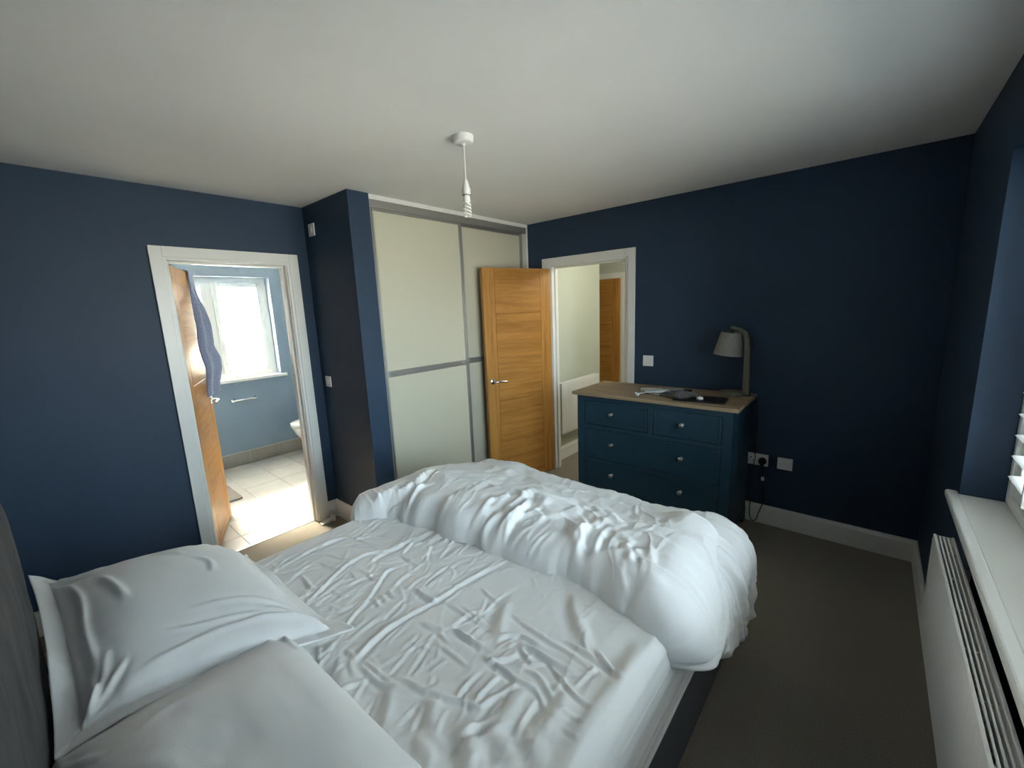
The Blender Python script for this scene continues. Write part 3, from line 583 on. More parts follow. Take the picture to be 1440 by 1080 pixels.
# plantation shutters: outer frame, hinged panels, slats on a tilt rod
sh = thing('window_shutter', 'white slatted shutters filling the window reveal on the right', 'shutter', (2.05, -0.14, 0.829))
SLATM = mat('white_shutter_paint', (0.80, 0.80, 0.79), 0.38, 0.45, var=0.01)
frame_rect(WX0 + 0.002, WX1 - 0.002, 0.831, WZ1 - 0.002, -0.165, -0.118, 0.030, 'shutter_frame', SLATM, sh)
px0, px1 = WX0 + 0.034, WX1 - 0.034; npan = 3; pw = (px1 - px0) / npan
TILT = R(2)
for k in range(npan):
    a, b = px0 + k * pw + 0.002, px0 + (k + 1) * pw - 0.002
    pn = frame_rect(a, b, 0.864, WZ1 - 0.036, -0.155, -0.128, 0.048, 'shutter_panel', SLATM, sh)
    z = 0.864 + 0.048 + 0.042; zt = WZ1 - 0.036 - 0.048 - 0.02
    first = None
    while z < zt:
        if first is None:
            bm = NB(); L = b - a - 0.10; prof = []
            for q in range(12):
                an = 2 * PI * q / 12; yy = 0.0435 * math.cos(an); zz = 0.0058 * math.sin(an)
                prof.append((-L / 2, yy * math.cos(TILT) - zz * math.sin(TILT), yy * math.sin(TILT) + zz * math.cos(TILT)))
            add_poly_prism(bm, prof, (L, 0, 0))
            first = mk('slat', bm, SLATM, pn, local=True, smooth=False); auto(first, 60); o = first
        else:
            o = first.copy(); C.objects.link(o)
        o.location = Vector(((a + b) / 2, -0.1415, z)) - base_of(pn); z += 0.0760
    mk('tilt_rod', box(((a + b) / 2 - 0.005, -0.097, 0.93), ((a + b) / 2 + 0.005, -0.088, WZ1 - 0.12), 0.002), SLATM, sh)
for zc in (1.02, 1.85): mk('hinge', box((WX1 - 0.040, -0.128, zc - 0.035), (WX1 - 0.028, -0.116, zc + 0.035), 0.002), SLATM, sh)

# ================================================================ radiators
def radiator(name, label, x0, x1, yf, yb, z0, z1, m, fl_pitch=0.04, FD=0.0035, valves=True, group=None):
    """panel radiator along x, front face at yf, back at yb (either sign)"""
    root = thing(name, label, 'radiator', ((x0 + x1) / 2, (yf + yb) / 2, z0))
    s = 1 if yf > yb else -1; t = 0.010
    def flutes(yface, sgn, nm):
        # pressed panel: shallow vertical flutes
        n = int((x1 - x0 - 0.05) / fl_pitch); xs = [x0]; hs = [0.0]
        st = (x1 - x0 - 0.05) / n
        for i in range(n):
            c = x0 + 0.025 + i * st
            xs += [c, c + st * 0.12, c + st * 0.5, c + st * 0.62]; hs += [0.0, FD, FD, 0.0]
        xs.append(x1); hs.append(0.0)
        bm = NB(); rows = []
        zz = [z0, z0 + 0.014, z0 + 0.026, z1 - 0.030, z1 - 0.018, z1]; kk = [0, 0, 1, 1, 0, 0]
        inset = [0.004, 0, 0, 0, 0, 0.004]
        for z, k, ins in zip(zz, kk, inset): rows.append([bm.verts.new((x, yface + sgn * (h * k - 0.0035) - sgn * ins, z)) for x, h in zip(xs, hs)])
        for r in range(len(rows) - 1):
            for c in range(len(xs) - 1): bm.faces.new((rows[r][c], rows[r][c + 1], rows[r + 1][c + 1], rows[r + 1][c]))
        add_box(bm, (x0, min(yface - sgn * 0.004, yface - sgn * 0.012), z0), (x1, max(yface - sgn * 0.004, yface - sgn * 0.012), z1), 0.002)
        bmesh.ops.recalc_face_normals(bm, faces=bm.faces); o = mk(nm, bm, m, root); auto(o, 40)
    flutes(yf, s, 'front_panel'); flutes(yb, -s, 'back_panel')
    lo, hi = sorted((yf - s * 0.010, yb + s * 0.010))
    for xa, xb in ((x0 - 0.001, x0 + 0.003), (x1 - 0.003, x1 + 0.001)):
        mk('side_cover', box((xa, lo - 0.002, z0 + 0.012), (xb, hi + 0.002, z1 - 0.004), 0.001), m, root)
    mk('inner_fins', boxes(*[((x0 + 0.03 + i * 0.025, lo + 0.004, z0 + 0.03), (x0 + 0.0315 + i * 0.025, hi - 0.004, z1 - 0.10)) for i in range(int((x1 - x0 - 0.06) / 0.025))]), WSHADE, root, kind='stuff')
    nb = 3; gap = (hi - lo) / (nb + 1)
    for i in range(nb): mk('grille_bar', box((x0 + 0.004, lo + gap * (i + 1) - 0.0022, z1 - 0.010), (x1 - 0.004, lo + gap * (i + 1) + 0.0022, z1 - 0.004), 0.001, 1), m, root)
    xx = x0 + 0.06
    while xx < x1 - 0.02:
        mk('grille_cross_bar', box((xx, lo, z1 - 0.014), (xx + 0.004, hi, z1 - 0.0085), 0.001, 1), m, root); xx += 0.17
    for xa in (x0 + 0.06, x1 - 0.08):
        wall_y = 0.0 if s > 0 else HYW; a, b = sorted((wall_y, yb)); mk('bracket', box((xa, a, z0 + 0.05), (xa + 0.03, b, z1 - 0.08)), m, root)
    if valves:
        bm = NB(); x = x0 - 0.028; yc = (yf + yb) / 2
        add_tube(bm, [(x0 + 0.006, yc, z0 + 0.03), (x, yc, z0 + 0.03)], 0.011, 10); add_lathe(bm, [(0.012, -0.03), (0.015, 0.0), (0.015, 0.03), (0.010, 0.04)], (x, yc, z0 + 0.03), 14); mk('valve', bm, m, root)
        mk('pipe', tube([(x, yc, z0 + 0.005), (x, yc, 0.0)], 0.0075, 10), m, root)
    return root
RADM = mat('white_radiator_enamel', (0.74, 0.74, 0.73), 0.30, 0.5, var=0.01)
radiator('radiator', 'long white radiator under the bedroom window sill', 0.95, 2.655, 0.094, 0.034, 0.405, 0.778, RADM, FD=0.0014)
radiator('radiator', 'white ribbed radiator on the hall wall seen through the doorway', 4.16, 4.925, 2.655, 2.715, 0.31, 0.852, RADM)

# ================================================================ sliding wardrobe
WG = mat('frosted_cream_glass', (0.60, 0.585, 0.475), 0.24, 0.5, var=0.015, vscale=2)
wd = thing('sliding_wardrobe', 'tall sliding wardrobe with two cream frosted glass doors', 'wardrobe', ((XN1 + LX) / 2, 3.0, 0))
yF = 2.915
mk('scribe_strip', box((XN1 + 0.001, yF - 0.004, 2.368), (LX - 0.001, yF + 0.09, H - 0.001), 0.001), TRIM, wd)
mk('top_track', boxes(((XN1 + 0.001, yF - 0.002, 2.315), (LX - 0.022, yF + 0.004, 2.368)), ((XN1 + 0.001, yF + 0.004, 2.356), (LX - 0.022, yF + 0.09, 2.368)), ((XN1 + 0.001, yF + 0.042, 2.32), (LX - 0.022, yF + 0.046, 2.36)), bev=0.001), ALU, wd)
mk('bottom_track', boxes(((XN1 + 0.001, yF, 0.0), (LX - 0.022, yF + 0.085, 0.012)), ((XN1 + 0.001, yF + 0.04, 0.012), (LX - 0.022, yF + 0.044, 0.02)), bev=0.001), ALU, wd)
mk('side_filler', box((LX - 0.022, yF - 0.004, 0.0), (LX - 0.001, yF + 0.09, 2.368), 0.001), TRIM, wd)
mk('back_lining', box((XN1 + 0.001, 3.535, 0.0), (LX - 0.001, 3.545, 2.395)), TRIM, wd)
def slider(x0, x1, yf):
    dr = thing('sliding_door', None, None, ((x0 + x1) / 2, yf, 0.016)); dr.parent = wd; WL[dr.name] = Vector(((x0 + x1) / 2, yf, 0.016)); dr.location = Vector(dr.location) - base_of(wd)
    zt, zb, zm = 2.330, 0.016, 1.185; sw = 0.030
    for xa in (x0, x1 - sw): mk('stile', boxes(((xa, yf, zb), (xa + sw * 0.42, yf + 0.034, zt)), ((xa + sw * 0.42, yf + 0.006, zb), (xa + sw * 0.58, yf + 0.030, zt)), ((xa + sw * 0.58, yf, zb), (xa + sw, yf + 0.034, zt)), bev=0.002), ALU, dr)
    for z, h_ in ((zb, 0.045), (zm - 0.022, 0.044), (zt - 0.03, 0.03)): mk('rail', box((x0 + sw, yf + 0.002, z), (x1 - sw, yf + 0.030, z + h_), 0.003), ALU, dr)
    mk('glass_panel', box((x0 + sw, yf + 0.010, zb + 0.045), (x1 - sw, yf + 0.016, zm - 0.022)), WG, dr)
    mk('glass_panel', box((x0 + sw, yf + 0.010, zm + 0.022), (x1 - sw, yf + 0.016, zt - 0.03)), WG, dr)
    for xa in (x0 + sw + 0.02, x1 - sw - 0.06): mk('finger_pull', box((xa, yf - 0.001, zm - 0.006), (xa + 0.04, yf + 0.003, zm + 0.006), 0.001), STEEL, dr)
slider(XN1 + 0.004, 3.148, yF + 0.004)
slider(3.118, LX - 0.026, yF + 0.048)

# ================================================================ chest of drawers
CHB = mat('chest_teal_navy_paint', (0.016, 0.052, 0.085), 0.42, 0.45, var=0.06, vscale=4, bump=0.04, bscale=120)
ch = thing('chest_of_drawers', 'dark navy chest of drawers with an oak top against the back wall', 'chest of drawers', (3.72, 1.49, 0))
cx0, cx1, cy0, cy1, cz = 3.485, 3.980, 0.925, 2.056, 0.955
mk('top', box((3.452, 0.893, cz - 0.026), (3.990, 2.088, cz), 0.004), OAKTOP, ch)
bm = NB()
add_box(bm, (cx0, cy0, 0.10), (cx1, cy0 + 0.022, cz - 0.026), 0.002); add_box(bm, (cx0, cy1 - 0.022, 0.10), (cx1, cy1, cz - 0.026), 0.002)
add_box(bm, (cx1 - 0.01, cy0 + 0.022, 0.10), (cx1, cy1 - 0.022, cz - 0.026)); add_box(bm, (cx0 + 0.005, cy0 + 0.022, 0.10), (cx1 - 0.01, cy1 - 0.022, 0.12))
mk('carcass', bm, CHB, ch)
bm = NB(); fx0, fx1 = cx0 - 0.001, cx0 + 0.022
add_box(bm, (fx0, cy0, 0.10), (fx1, cy0 + 0.062, cz - 0.026), 0.002); add_box(bm, (fx0, cy1 - 0.062, 0.10), (fx1, cy1, cz - 0.026), 0.002)
for za, zb in ((0.10, 0.172), (0.402, 0.425), (0.668, 0.700), (0.888, cz - 0.026)): add_box(bm, (fx0, cy0 + 0.060, za), (fx1, cy1 - 0.060, zb), 0.0015)
add_box(bm, (fx0, 1.440, 0.699), (fx1, 1.478, 0.889), 0.0015)
mk('face_frame', bm, CHB, ch)
def drawer(y0, y1, z0, z1, knobs):
    g = 0.003; y0 += g; y1 -= g; z0 += g; z1 -= g; xf = cx0 + 0.003
    bm = NB(); w = 0.020
    add_box(bm, (xf + 0.0055, y0 + w, z0 + w), (xf + 0.02, y1 - w, z1 - w), 0.0005)                 # flat field
    add_box(bm, (xf, y0, z0), (xf + 0.02, y0 + w, z1), 0.0025); add_box(bm, (xf, y1 - w, z0), (xf + 0.02, y1, z1), 0.0025)
    add_box(bm, (xf, y0 + w, z0), (xf + 0.02, y1 - w, z0 + w), 0.0025); add_box(bm, (xf, y0 + w, z1 - w), (xf + 0.02, y1 - w, z1), 0.0025)
    add_box(bm, (xf + 0.02, y0 + 0.01, z0 + 0.01), (xf + 0.40, y1 - 0.01, z0 + 0.02))
    dr = mk('drawer', bm, CHB, ch)
    for ky, kz in knobs:
        k = lathe([(0.011, 0.0), (0.011, 0.003), (0.0055, 0.006), (0.0055, 0.016), (0.012, 0.021), (0.0165, 0.028), (0.0150, 0.034), (0.009, 0.0375), (0.001, 0.0385)], (xf + 0.0055, ky, kz), 20, (-1, 0, 0))
        o = mk('knob', k, STEEL, dr, smooth=True, label='brushed metal round knob'); auto(o, 60)
fy0_, fy1_ = cy0 + 0.062, cy1 - 0.062
drawer(1.478, fy1_, 0.700, 0.888, [(1.758, 0.798)]); drawer(fy0_, 1.440, 0.700, 0.888, [(1.236, 0.798)])
drawer(fy0_, fy1_, 0.425, 0.668, [(1.758, 0.560), (1.236, 0.560)]); drawer(fy0_, fy1_, 0.172, 0.402, [(1.758, 0.315), (1.236, 0.315)])
# shaped plinth: bracket feet with a curved apron
def plinth_front():
    pts = [(cy0 - 0.004, 0.0), (cy0 + 0.085, 0.0)]
    for k in range(7): a = PI / 2 * k / 6; pts.append((cy0 + 0.085 + 0.06 * (1 - math.cos(a)), 0.06 * math.sin(a)))
    for k in range(7): a = PI / 2 * (1 - k / 6); pts.append((cy1 - 0.085 - 0.06 * (1 - math.cos(a)), 0.06 * math.sin(a)))
    pts += [(cy1 - 0.085, 0.0), (cy1 + 0.004, 0.0), (cy1 + 0.004, 0.102), (cy0 - 0.004, 0.102)]
    return [(cx0 - 0.008, y, z) for y, z in pts]
mk('plinth', add_poly_prism(NB(), plinth_front(), (0.022, 0, 0)), CHB, ch)
def plinth_side(y):
    pts = [(cx0 + 0.014, 0.0), (cx0 + 0.08, 0.0)]
    for k in range(7): a = PI / 2 * k / 6; pts.append((cx0 + 0.08 + 0.05 * (1 - math.cos(a)), 0.06 * math.sin(a)))
    for k in range(7): a = PI / 2 * (1 - k / 6); pts.append((cx1 - 0.07 - 0.05 * (1 - math.cos(a)), 0.06 * math.sin(a)))
    pts += [(cx1 - 0.07, 0.0), (cx1, 0.0), (cx1, 0.102), (cx0 + 0.014, 0.102)]
    return [(x, y, z) for x, z in pts]
for y in (cy0 - 0.004, cy1 - 0.018): mk('plinth', add_poly_prism(NB(), plinth_side(y), (0, 0.022, 0)), CHB, ch)

# ================================================================ desk lamp on the chest
LINEN = mat('grey_linen_shade', (0.25, 0.245, 0.235), 0.9, 0.2, var=0.12, vscale=180, bump=0.4, bscale=500, stretch=(1, 1, 0.3))
lx, ly = 3.875, 1.035; lz = cz
dl = thing('desk_lamp', 'grey wooden desk lamp with a tapered grey linen shade on the chest', 'lamp', (lx, ly, lz))
o = mk('base', lathe([(0.078, 0), (0.082, 0.004), (0.082, 0.022), (0.078, 0.026), (0.002, 0.026)], (lx, ly, lz), 40), GREYWOOD, dl); auto(o, 40)
ay = ly - 0.088
def bar(pts, w, d_, m, nm):
    p = smooth_path(pts, 6); return auto(mk(nm, tube(p, 1.0, 4, flat=(w * 0.707, d_ * 0.707, (1, 0, 0))), m, dl), 30)
# flat wooden arm: rises at the rim of the base, bends over the shade
bm = NB()
prof = [(ay + 0.016, 0.0), (ay - 0.024, 0.0), (ay - 0.014, 0.32), (ay - 0.008, 0.395), (ay + 0.010, 0.445), (ay + 0.045, 0.470), (ay + 0.108, 0.484), (ay + 0.112, 0.468), (ay + 0.062, 0.452), (ay + 0.034, 0.430), (ay + 0.022, 0.39), (ay + 0.018, 0.32)]
add_poly_prism(bm, [(lx - 0.014, y, lz + z) for y, z in prof], (0.028, 0, 0)); mk('arm', bm, GREYWOOD, dl)
mk('base_foot', box((lx - 0.014, ay - 0.022, lz), (lx + 0.014, ly, lz + 0.020), 0.002), GREYWOOD, dl)
sc = Vector((lx, ay + 0.104, lz + 0.452)); sax = Vector((0, -0.10, 1)).normalized()
# shade: thin truncated cone with an inside
pr_ = [(0.096, -0.168), (0.066, -0.012), (0.0645, -0.012), (0.0945, -0.168)]
bm = NB(); add_lathe(bm, pr_ + [pr_[0]], sc, 44, sax, cap=False); o = mk('shade', bm, LINEN, dl); auto(o, 50)
bm = NB(); add_lathe(bm, [(0.013, -0.052), (0.017, -0.045), (0.017, -0.005), (0.010, 0.012), (0.004, 0.02)], sc, 18, sax)
for k in range(3):
    a = 2 * PI * k / 3 + 0.4; q = Vector((0, 0, 1)).rotation_difference(sax); add_tube(bm, [sc + q @ Vector((0.01 * math.cos(a), 0.01 * math.sin(a), -0.02)), sc + q @ Vector((0.0635 * math.cos(a), 0.0635 * math.sin(a), -0.013))], 0.0015, 6)
mk('bulb_holder', bm, BLACKP, dl)
bm = NB(); add_lathe(bm, [(0.012, -0.05), (0.013, -0.06), (0.026, -0.085), (0.029, -0.105), (0.022, -0.125), (0.002, -0.133)], sc, 18, sax); mk('bulb', bm, WSHADE, dl, smooth=True)
# cord: from holder along the arm, down behind the chest, loop to the plug
cp = [sc + Vector((0, 0, 0.015)), (lx + 0.017, ay + 0.05, lz + 0.472), (lx + 0.017, ay - 0.004, lz + 0.415), (lx + 0.017, ay - 0.026, lz + 0.36), (lx + 0.016, ay - 0.024, lz + 0.31), (lx + 0.016, ay - 0.006, lz + 0.28), (lx + 0.016, ay - 0.022, lz + 0.10), (lx + 0.018, ay - 0.026, lz + 0.01), (lx + 0.05, ay - 0.048, lz + 0.006), (lx + 0.062, ay - 0.062, lz - 0.03), (3.945, 0.874, 0.80), (3.965, 0.882, 0.64)]
mk('cord', tube(smooth_path(cp, 7), 0.0032, 7), BLACKP, dl)
mk('cord_switch', box((3.952, 0.868, 0.545), (3.976, 0.896, 0.635), 0.006), BLACKP, dl)
cp2 = [(3.965, 0.884, 0.545), (3.962, 0.876, 0.50), (3.962, 0.886, 0.43), (3.964, 0.898, 0.30), (3.962, 0.892, 0.16), (3.957, 0.890, 0.06), (3.950, 0.870, 0.022), (3.950, 0.845, 0.035), (3.957, 0.832, 0.09), (3.962, 0.812, 0.16), (3.966, 0.805, 0.21), (3.968, 0.822, 0.34), (3.966, 0.832, 0.44)]
mk('cord', tube(smooth_path(cp2, 7), 0.0032, 7), BLACKP, dl)
bm = NB(); add_lathe(bm, [(0.026, 0.0), (0.028, 0.004), (0.026, 0.020), (0.018, 0.030), (0.002, 0.033)], (LX - 0.0095, 0.834, 0.472), 18, (-1, 0, 0), sx=1.0, sy=0.95); add_box(bm, (3.962, 0.824, 0.438), (3.982, 0.844, 0.458), 0.003)
o = mk('plug', bm, BLACKP, dl, label='black three pin plug'); auto(o, 50)
mk('cord_tag', box((3.958, 0.812, 0.335), (3.972, 0.832, 0.362), 0.003), PLASTIC, dl, label='small white tag on the cord')

# ================================================================ sockets and switches
def plate_y(name, label, cat, y0, y1, z0, z1, x, rocker=True):
    """accessory plate on a wall of constant x facing -x"""
    r = thing(name, label, cat, (x, (y0 + y1) / 2, z0))
    mk('face_plate', box((x - 0.009, y0, z0), (x - 0.0005, y1, z1), 0.0025), PLASTIC, r)
    return r
GREYSLOT = mat('socket_slot_black', (0.02, 0.02, 0.02), 0.6)
s1 = plate_y('double_socket', 'white double socket beside the chest with a black plug in it', 'socket', 0.800, 0.946, 0.434, 0.520, LX)
for yc in (0.909,):
    mk('pin_hole', box((LX - 0.0096, yc - 0.004, 0.482), (LX - 0.0086, yc + 0.004, 0.492)), GREYSLOT, s1); mk('pin_hole', box((LX - 0.0096, yc - 0.016, 0.462), (LX - 0.0086, yc - 0.008, 0.468)), GREYSLOT, s1); mk('pin_hole', box((LX - 0.0096, yc + 0.008, 0.462), (LX - 0.0086, yc + 0.016, 0.468)), GREYSLOT, s1)
for yc in (0.886, 0.860): mk('rocker', box((LX - 0.0125, yc - 0.006, 0.494), (LX - 0.0085, yc + 0.006, 0.514), 0.0015), PLASTIC, s1)
s2 = plate_y('blank_plate', 'plain white blank plate on the back wall right of the double socket', 'wall plate', 0.655, 0.745, 0.434, 0.518, LX)
for yc in (0.670, 0.730): mk('screw', lathe([(0.003, 0), (0.003, 0.0008)], (LX - 0.009, yc, 0.476), 10, (-1, 0, 0)), STEEL, s2)
s3 = plate_y('light_switch', 'white light switch on the back wall above the chest', 'switch', 1.651, 1.738, 1.108, 1.195, LX)
mk('rocker', box((LX - 0.0125, 1.686, 1.135), (LX - 0.0085, 1.702, 1.168), 0.002), PLASTIC, s3)
s4 = plate_y('light_switch', 'white light switch on the wardrobe end wall at handle height', 'switch', 3.402, 3.480, 1.085, 1.165, XN0)
mk('rocker', box((XN0 - 0.0125, 3.434, 1.108), (XN0 - 0.0085, 3.450, 1.142), 0.002), PLASTIC, s4)
s5 = plate_y('isolator_switch', 'small white isolator switch high on the wardrobe end wall', 'switch', 3.385, 3.470, 2.185, 2.270, XN0)
mk('rocker', box((XN0 - 0.0125, 3.412, 2.208), (XN0 - 0.0085, 3.442, 2.248), 0.002), WSHADE, s5)

# ================================================================ pendant light
px, py = 2.14, 1.81
pl = thing('pendant_light', 'bare white pendant light with a spiral bulb hanging from the ceiling', 'ceiling light', (px, py, 2.05))
o = mk('ceiling_rose', lathe([(0.046, H - 0.0005), (0.047, H - 0.006), (0.044, H - 0.028), (0.040, H - 0.032), (0.012, H - 0.034), (0.007, H - 0.042), (0.002, H - 0.042)], (px, py, 0), 36), PLASTIC, pl); auto(o, 45)
mk('flex', tube([(px, py, H - 0.04), (px + 0.001, py, 2.30), (px, py, 2.20)], 0.0034, 8), PLASTIC, pl)
o = mk('lamp_holder', lathe([(0.006, 2.212), (0.010, 2.208), (0.0165, 2.178), (0.0165, 2.175), (0.0195, 2.174), (0.0195, 2.150), (0.018, 2.148), (0.018, 2.143), (0.012, 2.142)], (px, py, 0), 24), PLASTIC, pl); auto(o, 40)
o = mk('lamp_collar', lathe([(0.019, 2.1475), (0.020, 2.1465), (0.020, 2.1435), (0.019, 2.1425)], (px, py, 0), 24), STEEL, pl, label='dark ring on the lamp holder')
bm = NB(); add_lathe(bm, [(0.012, 2.144), (0.0165, 2.138), (0.0175, 2.118), (0.0165, 2.112), (0.004, 2.110)], (px, py, 0), 20); o = mk('bulb_base', bm, WSHADE, pl); auto(o, 40)
BULB = mat('white_fluorescent_glass', (0.86, 0.86, 0.83), 0.25, 0.5, var=0.01)
bm = NB()
for ph in (0, PI):
    pts = [(px + 0.0155 * math.cos(ph + 2 * PI * 1.9 * t), py + 0.0155 * math.sin(ph + 2 * PI * 1.9 * t), 2.112 - 0.060 * t) for t in np.linspace(0, 1, 70)]
    add_tube(bm, pts + [(px, py, 2.050)], 0.0042, 8)
mk('spiral_bulb', bm, BULB, pl, smooth=True)

# ================================================================ bed
BEDF = mat('dark_navy_bed_fabric', (0.022, 0.030, 0.045), 0.9, 0.2, var=0.1, vscale=60, bump=0.3, bscale=500, sheen=0.2)
HEADF = mat('charcoal_velvet', (0.030, 0.032, 0.036), 0.85, 0.25, var=0.35, vscale=14, bump=0.3, bscale=300, sheen=0.03, stretch=(1, 1, 0.4))
COTTON = mat('white_cotton', (0.80, 0.80, 0.80), 0.85, 0.2, var=0.012, vscale=8, bump=0.25, bscale=700, sheen=0.1)
SHEETM = mat('white_brushed_sheet', (0.78, 0.775, 0.765), 0.85, 0.2, var=0.012, vscale=8, bump=0.35, bscale=600, sheen=0.1)
MY0, MY1, MX0, MX1, MZ = 0.700, 2.215, 0.565, 2.570, 0.620
bed = thing('bed', 'double bed with charcoal headboard and dark navy fabric frame', 'bed', (1.56, 1.455, 0))
mk('side_rail', box((0.56, 0.695, 0.03), (2.60, 0.745, 0.315), 0.012, 3), BEDF, bed); mk('side_rail', box((0.56, 2.17, 0.03), (2.60, 2.22, 0.315), 0.012, 3), BEDF, bed)
mk('foot_rail', box((2.565, 0.745, 0.03), (2.615, 2.17, 0.315), 0.012, 3), BEDF, bed)
mk('slatted_base', boxes(*[((0.62 + k * 0.12, 0.745, 0.27), (0.69 + k * 0.12, 2.17, 0.29)) for k in range(16)]), GREYWOOD, bed)
for x in (0.62, 2.55):
    for y in (0.74, 2.175): mk('leg', lathe([(0.02, 0), (0.026, 0.035)], (x, y, 0), 16), BLACKP, bed)
# padded headboard, slightly puffed, soft creases
nu, nv = 140, 90
uu, vv = np.meshgrid(np.linspace(-1, 1, nu), np.linspace(-1, 1, nv), indexing='ij')
puff = (1 - np.abs(uu) ** 14) ** 0.5 * (1 - np.abs(vv) ** 10) ** 0.5
hw, hz0, hz1 = 0.80, 0.05, 1.24; hyc = 1.490
Pf = np.stack([0.478 + 0.100 * puff + 0.006 * fbm(uu * 6, vv * 3) * puff, hyc + hw * uu, (hz0 + hz1) / 2 + (hz1 - hz0) / 2 * vv], -1)
Pb = Pf.copy(); Pb[..., 0] = 0.458
ring = np.concatenate([Pb[:, :1], Pf, Pb[:, -1:]], 1)
grid_obj('headboard', ring, HEADF, bed)

mt = mk('mattress', box((MX0 + 0.004, MY0 + 0.006, 0.295), (MX1 - 0.004, MY1 - 0.006, MZ - 0.012), 0.05, 5), mat('mattress_ticking', (0.75, 0.75, 0.74), 0.9, 0.2, var=0.03, vscale=20), None, label='deep white mattress on the bed frame under the fitted sheet', cat='mattress'); auto(mt, 60)

# ---- fitted sheet: wrapped grid; s runs across (0 at the window side), t along the bed
CR = 0.050
def wrap(s, lo, hi, z, r):
    """cross bed profile: returns (y, z, ny, nz) for arc coordinate s (s = y on the flat top)"""
    q = r * PI / 2
    y = np.array(s, float).copy(); zz = np.full(y.shape, z); ny = np.zeros(y.shape); nz = np.ones(y.shape)
    a = np.clip((lo + r - s) / r, 0, PI / 2); d = np.maximum(0, lo + r - s - q); m = s < lo + r
    y = np.where(m, lo + r - r * np.sin(a), y); zz = np.where(m, z - r + r * np.cos(a) - d, zz); ny = np.where(m, -np.sin(a), ny); nz = np.where(m, np.cos(a), nz)
    a = np.clip((s - hi + r) / r, 0, PI / 2); d = np.maximum(0, s - hi + r - q); m = s > hi - r
    y = np.where(m, hi - r + r * np.sin(a), y); zz = np.where(m, z - r + r * np.cos(a) - d, zz); ny = np.where(m, np.sin(a), ny); nz = np.where(m, np.cos(a), nz)
    return y, zz, ny, nz
ts = np.arange(MX0, 2.53, 0.0046); s_lo = MY0 + CR - CR * PI / 2 - (MZ - CR - 0.305); s_hi = MY1 - CR + CR * PI / 2 + (MZ - CR - 0.32)
svals = np.arange(s_lo, s_hi, 0.0046)
Hs = np.zeros((len(ts), len(svals)))
T_, S_ = np.meshgrid(ts, svals, indexing='ij')
flat = ss(MY0 + 0.04, MY0 + 0.16, S_) * (1 - ss(MY1 - 0.14, MY1 - 0.02, S_))
# rumpled ground: gentle swells, then fine pulls running along the bed
Hs += 0.004 * fbm(T_ * 3.1, S_ * 4.3, 4) * flat
rid = 1 - np.abs(2 * fbm(T_ * 2.2 + 0.35 * fbm(T_ * 5, S_ * 5, 3) + 3, S_ * 14 + 0.9 * fbm(T_ * 4 + 9, S_ * 4, 3), 3))
Hs += 0.0034 * np.clip(rid, 0, 1) ** 6 * flat * (0.35 + ss(-0.2, 0.35, fbm(T_ * 2.0 + 5, S_ * 2.4, 2)))
FW = {'f': (0.0058, 0.0046), 'm': (0.0064, 0.0072), 'b': (0.021, 0.0105)}
for kind, pts in SHEET_FOLDS:
    w, a = FW[kind]; crease(Hs, ts, svals, pts, w * random.uniform(0.85, 1.15), a * random.uniform(0.85, 1.15), 0.6)
rr = random.Random(11)
for k in range(480):          # short secondary creases between the traced ones
    t0 = rr.uniform(0.75, 2.1); s0 = rr.uniform(0.86, 2.12); L = rr.uniform(0.05, 0.22); an = rr.gauss(0.03, 0.22) if rr.random() < 0.82 else rr.uniform(-1.4, 1.4)
    if s0 < 1.35 and t0 > 1.35 + 0.25 * (s0 - 0.85) and rr.random() < 0.6: continue
    bend = rr.uniform(-0.25, 0.25)
    pts = [(t0, s0), (t0 + 0.5 * L * math.cos(an + bend), s0 + 0.5 * L * math.sin(an + bend)), (t0 + L * math.cos(an - bend), s0 + L * math.sin(an - bend))]
    crease(Hs, ts, svals, pts, rr.uniform(0.0045, 0.008), rr.uniform(0.0012, 0.0034))
# side panel of the sheet: long soft pleats along the edge, hem roll
side = 1 - ss(MY0 - 0.02, MY0 + 0.05, S_)
Hs += side * (0.005 * vnoise(T_ * 1.4, S_ * 22) + 0.003 * vnoise(T_ * 3 + 7, S_ * 55))
Hs += 0.006 * np.exp(-((S_ - (s_lo + 0.012)) / 0.007) ** 2) + 0.0035 * np.exp(-((S_ - (MY0 - 0.085)) / 0.006) ** 2) + 0.004 * np.exp(-((S_ - (MY0 + 0.035 + 0.008 * vnoise(T_ * 2, S_ * 0))) / 0.009) ** 2)
yy, zz, ny, nz = wrap(S_, MY0, MY1, MZ, CR)
Pp = np.stack([T_, yy + ny * (Hs + 0.002), zz + nz * (Hs + 0.002)], -1)
grid_obj('fitted_sheet', Pp, SHEETM, None, label='crumpled white fitted sheet stretched over the mattress', cat='sheet')

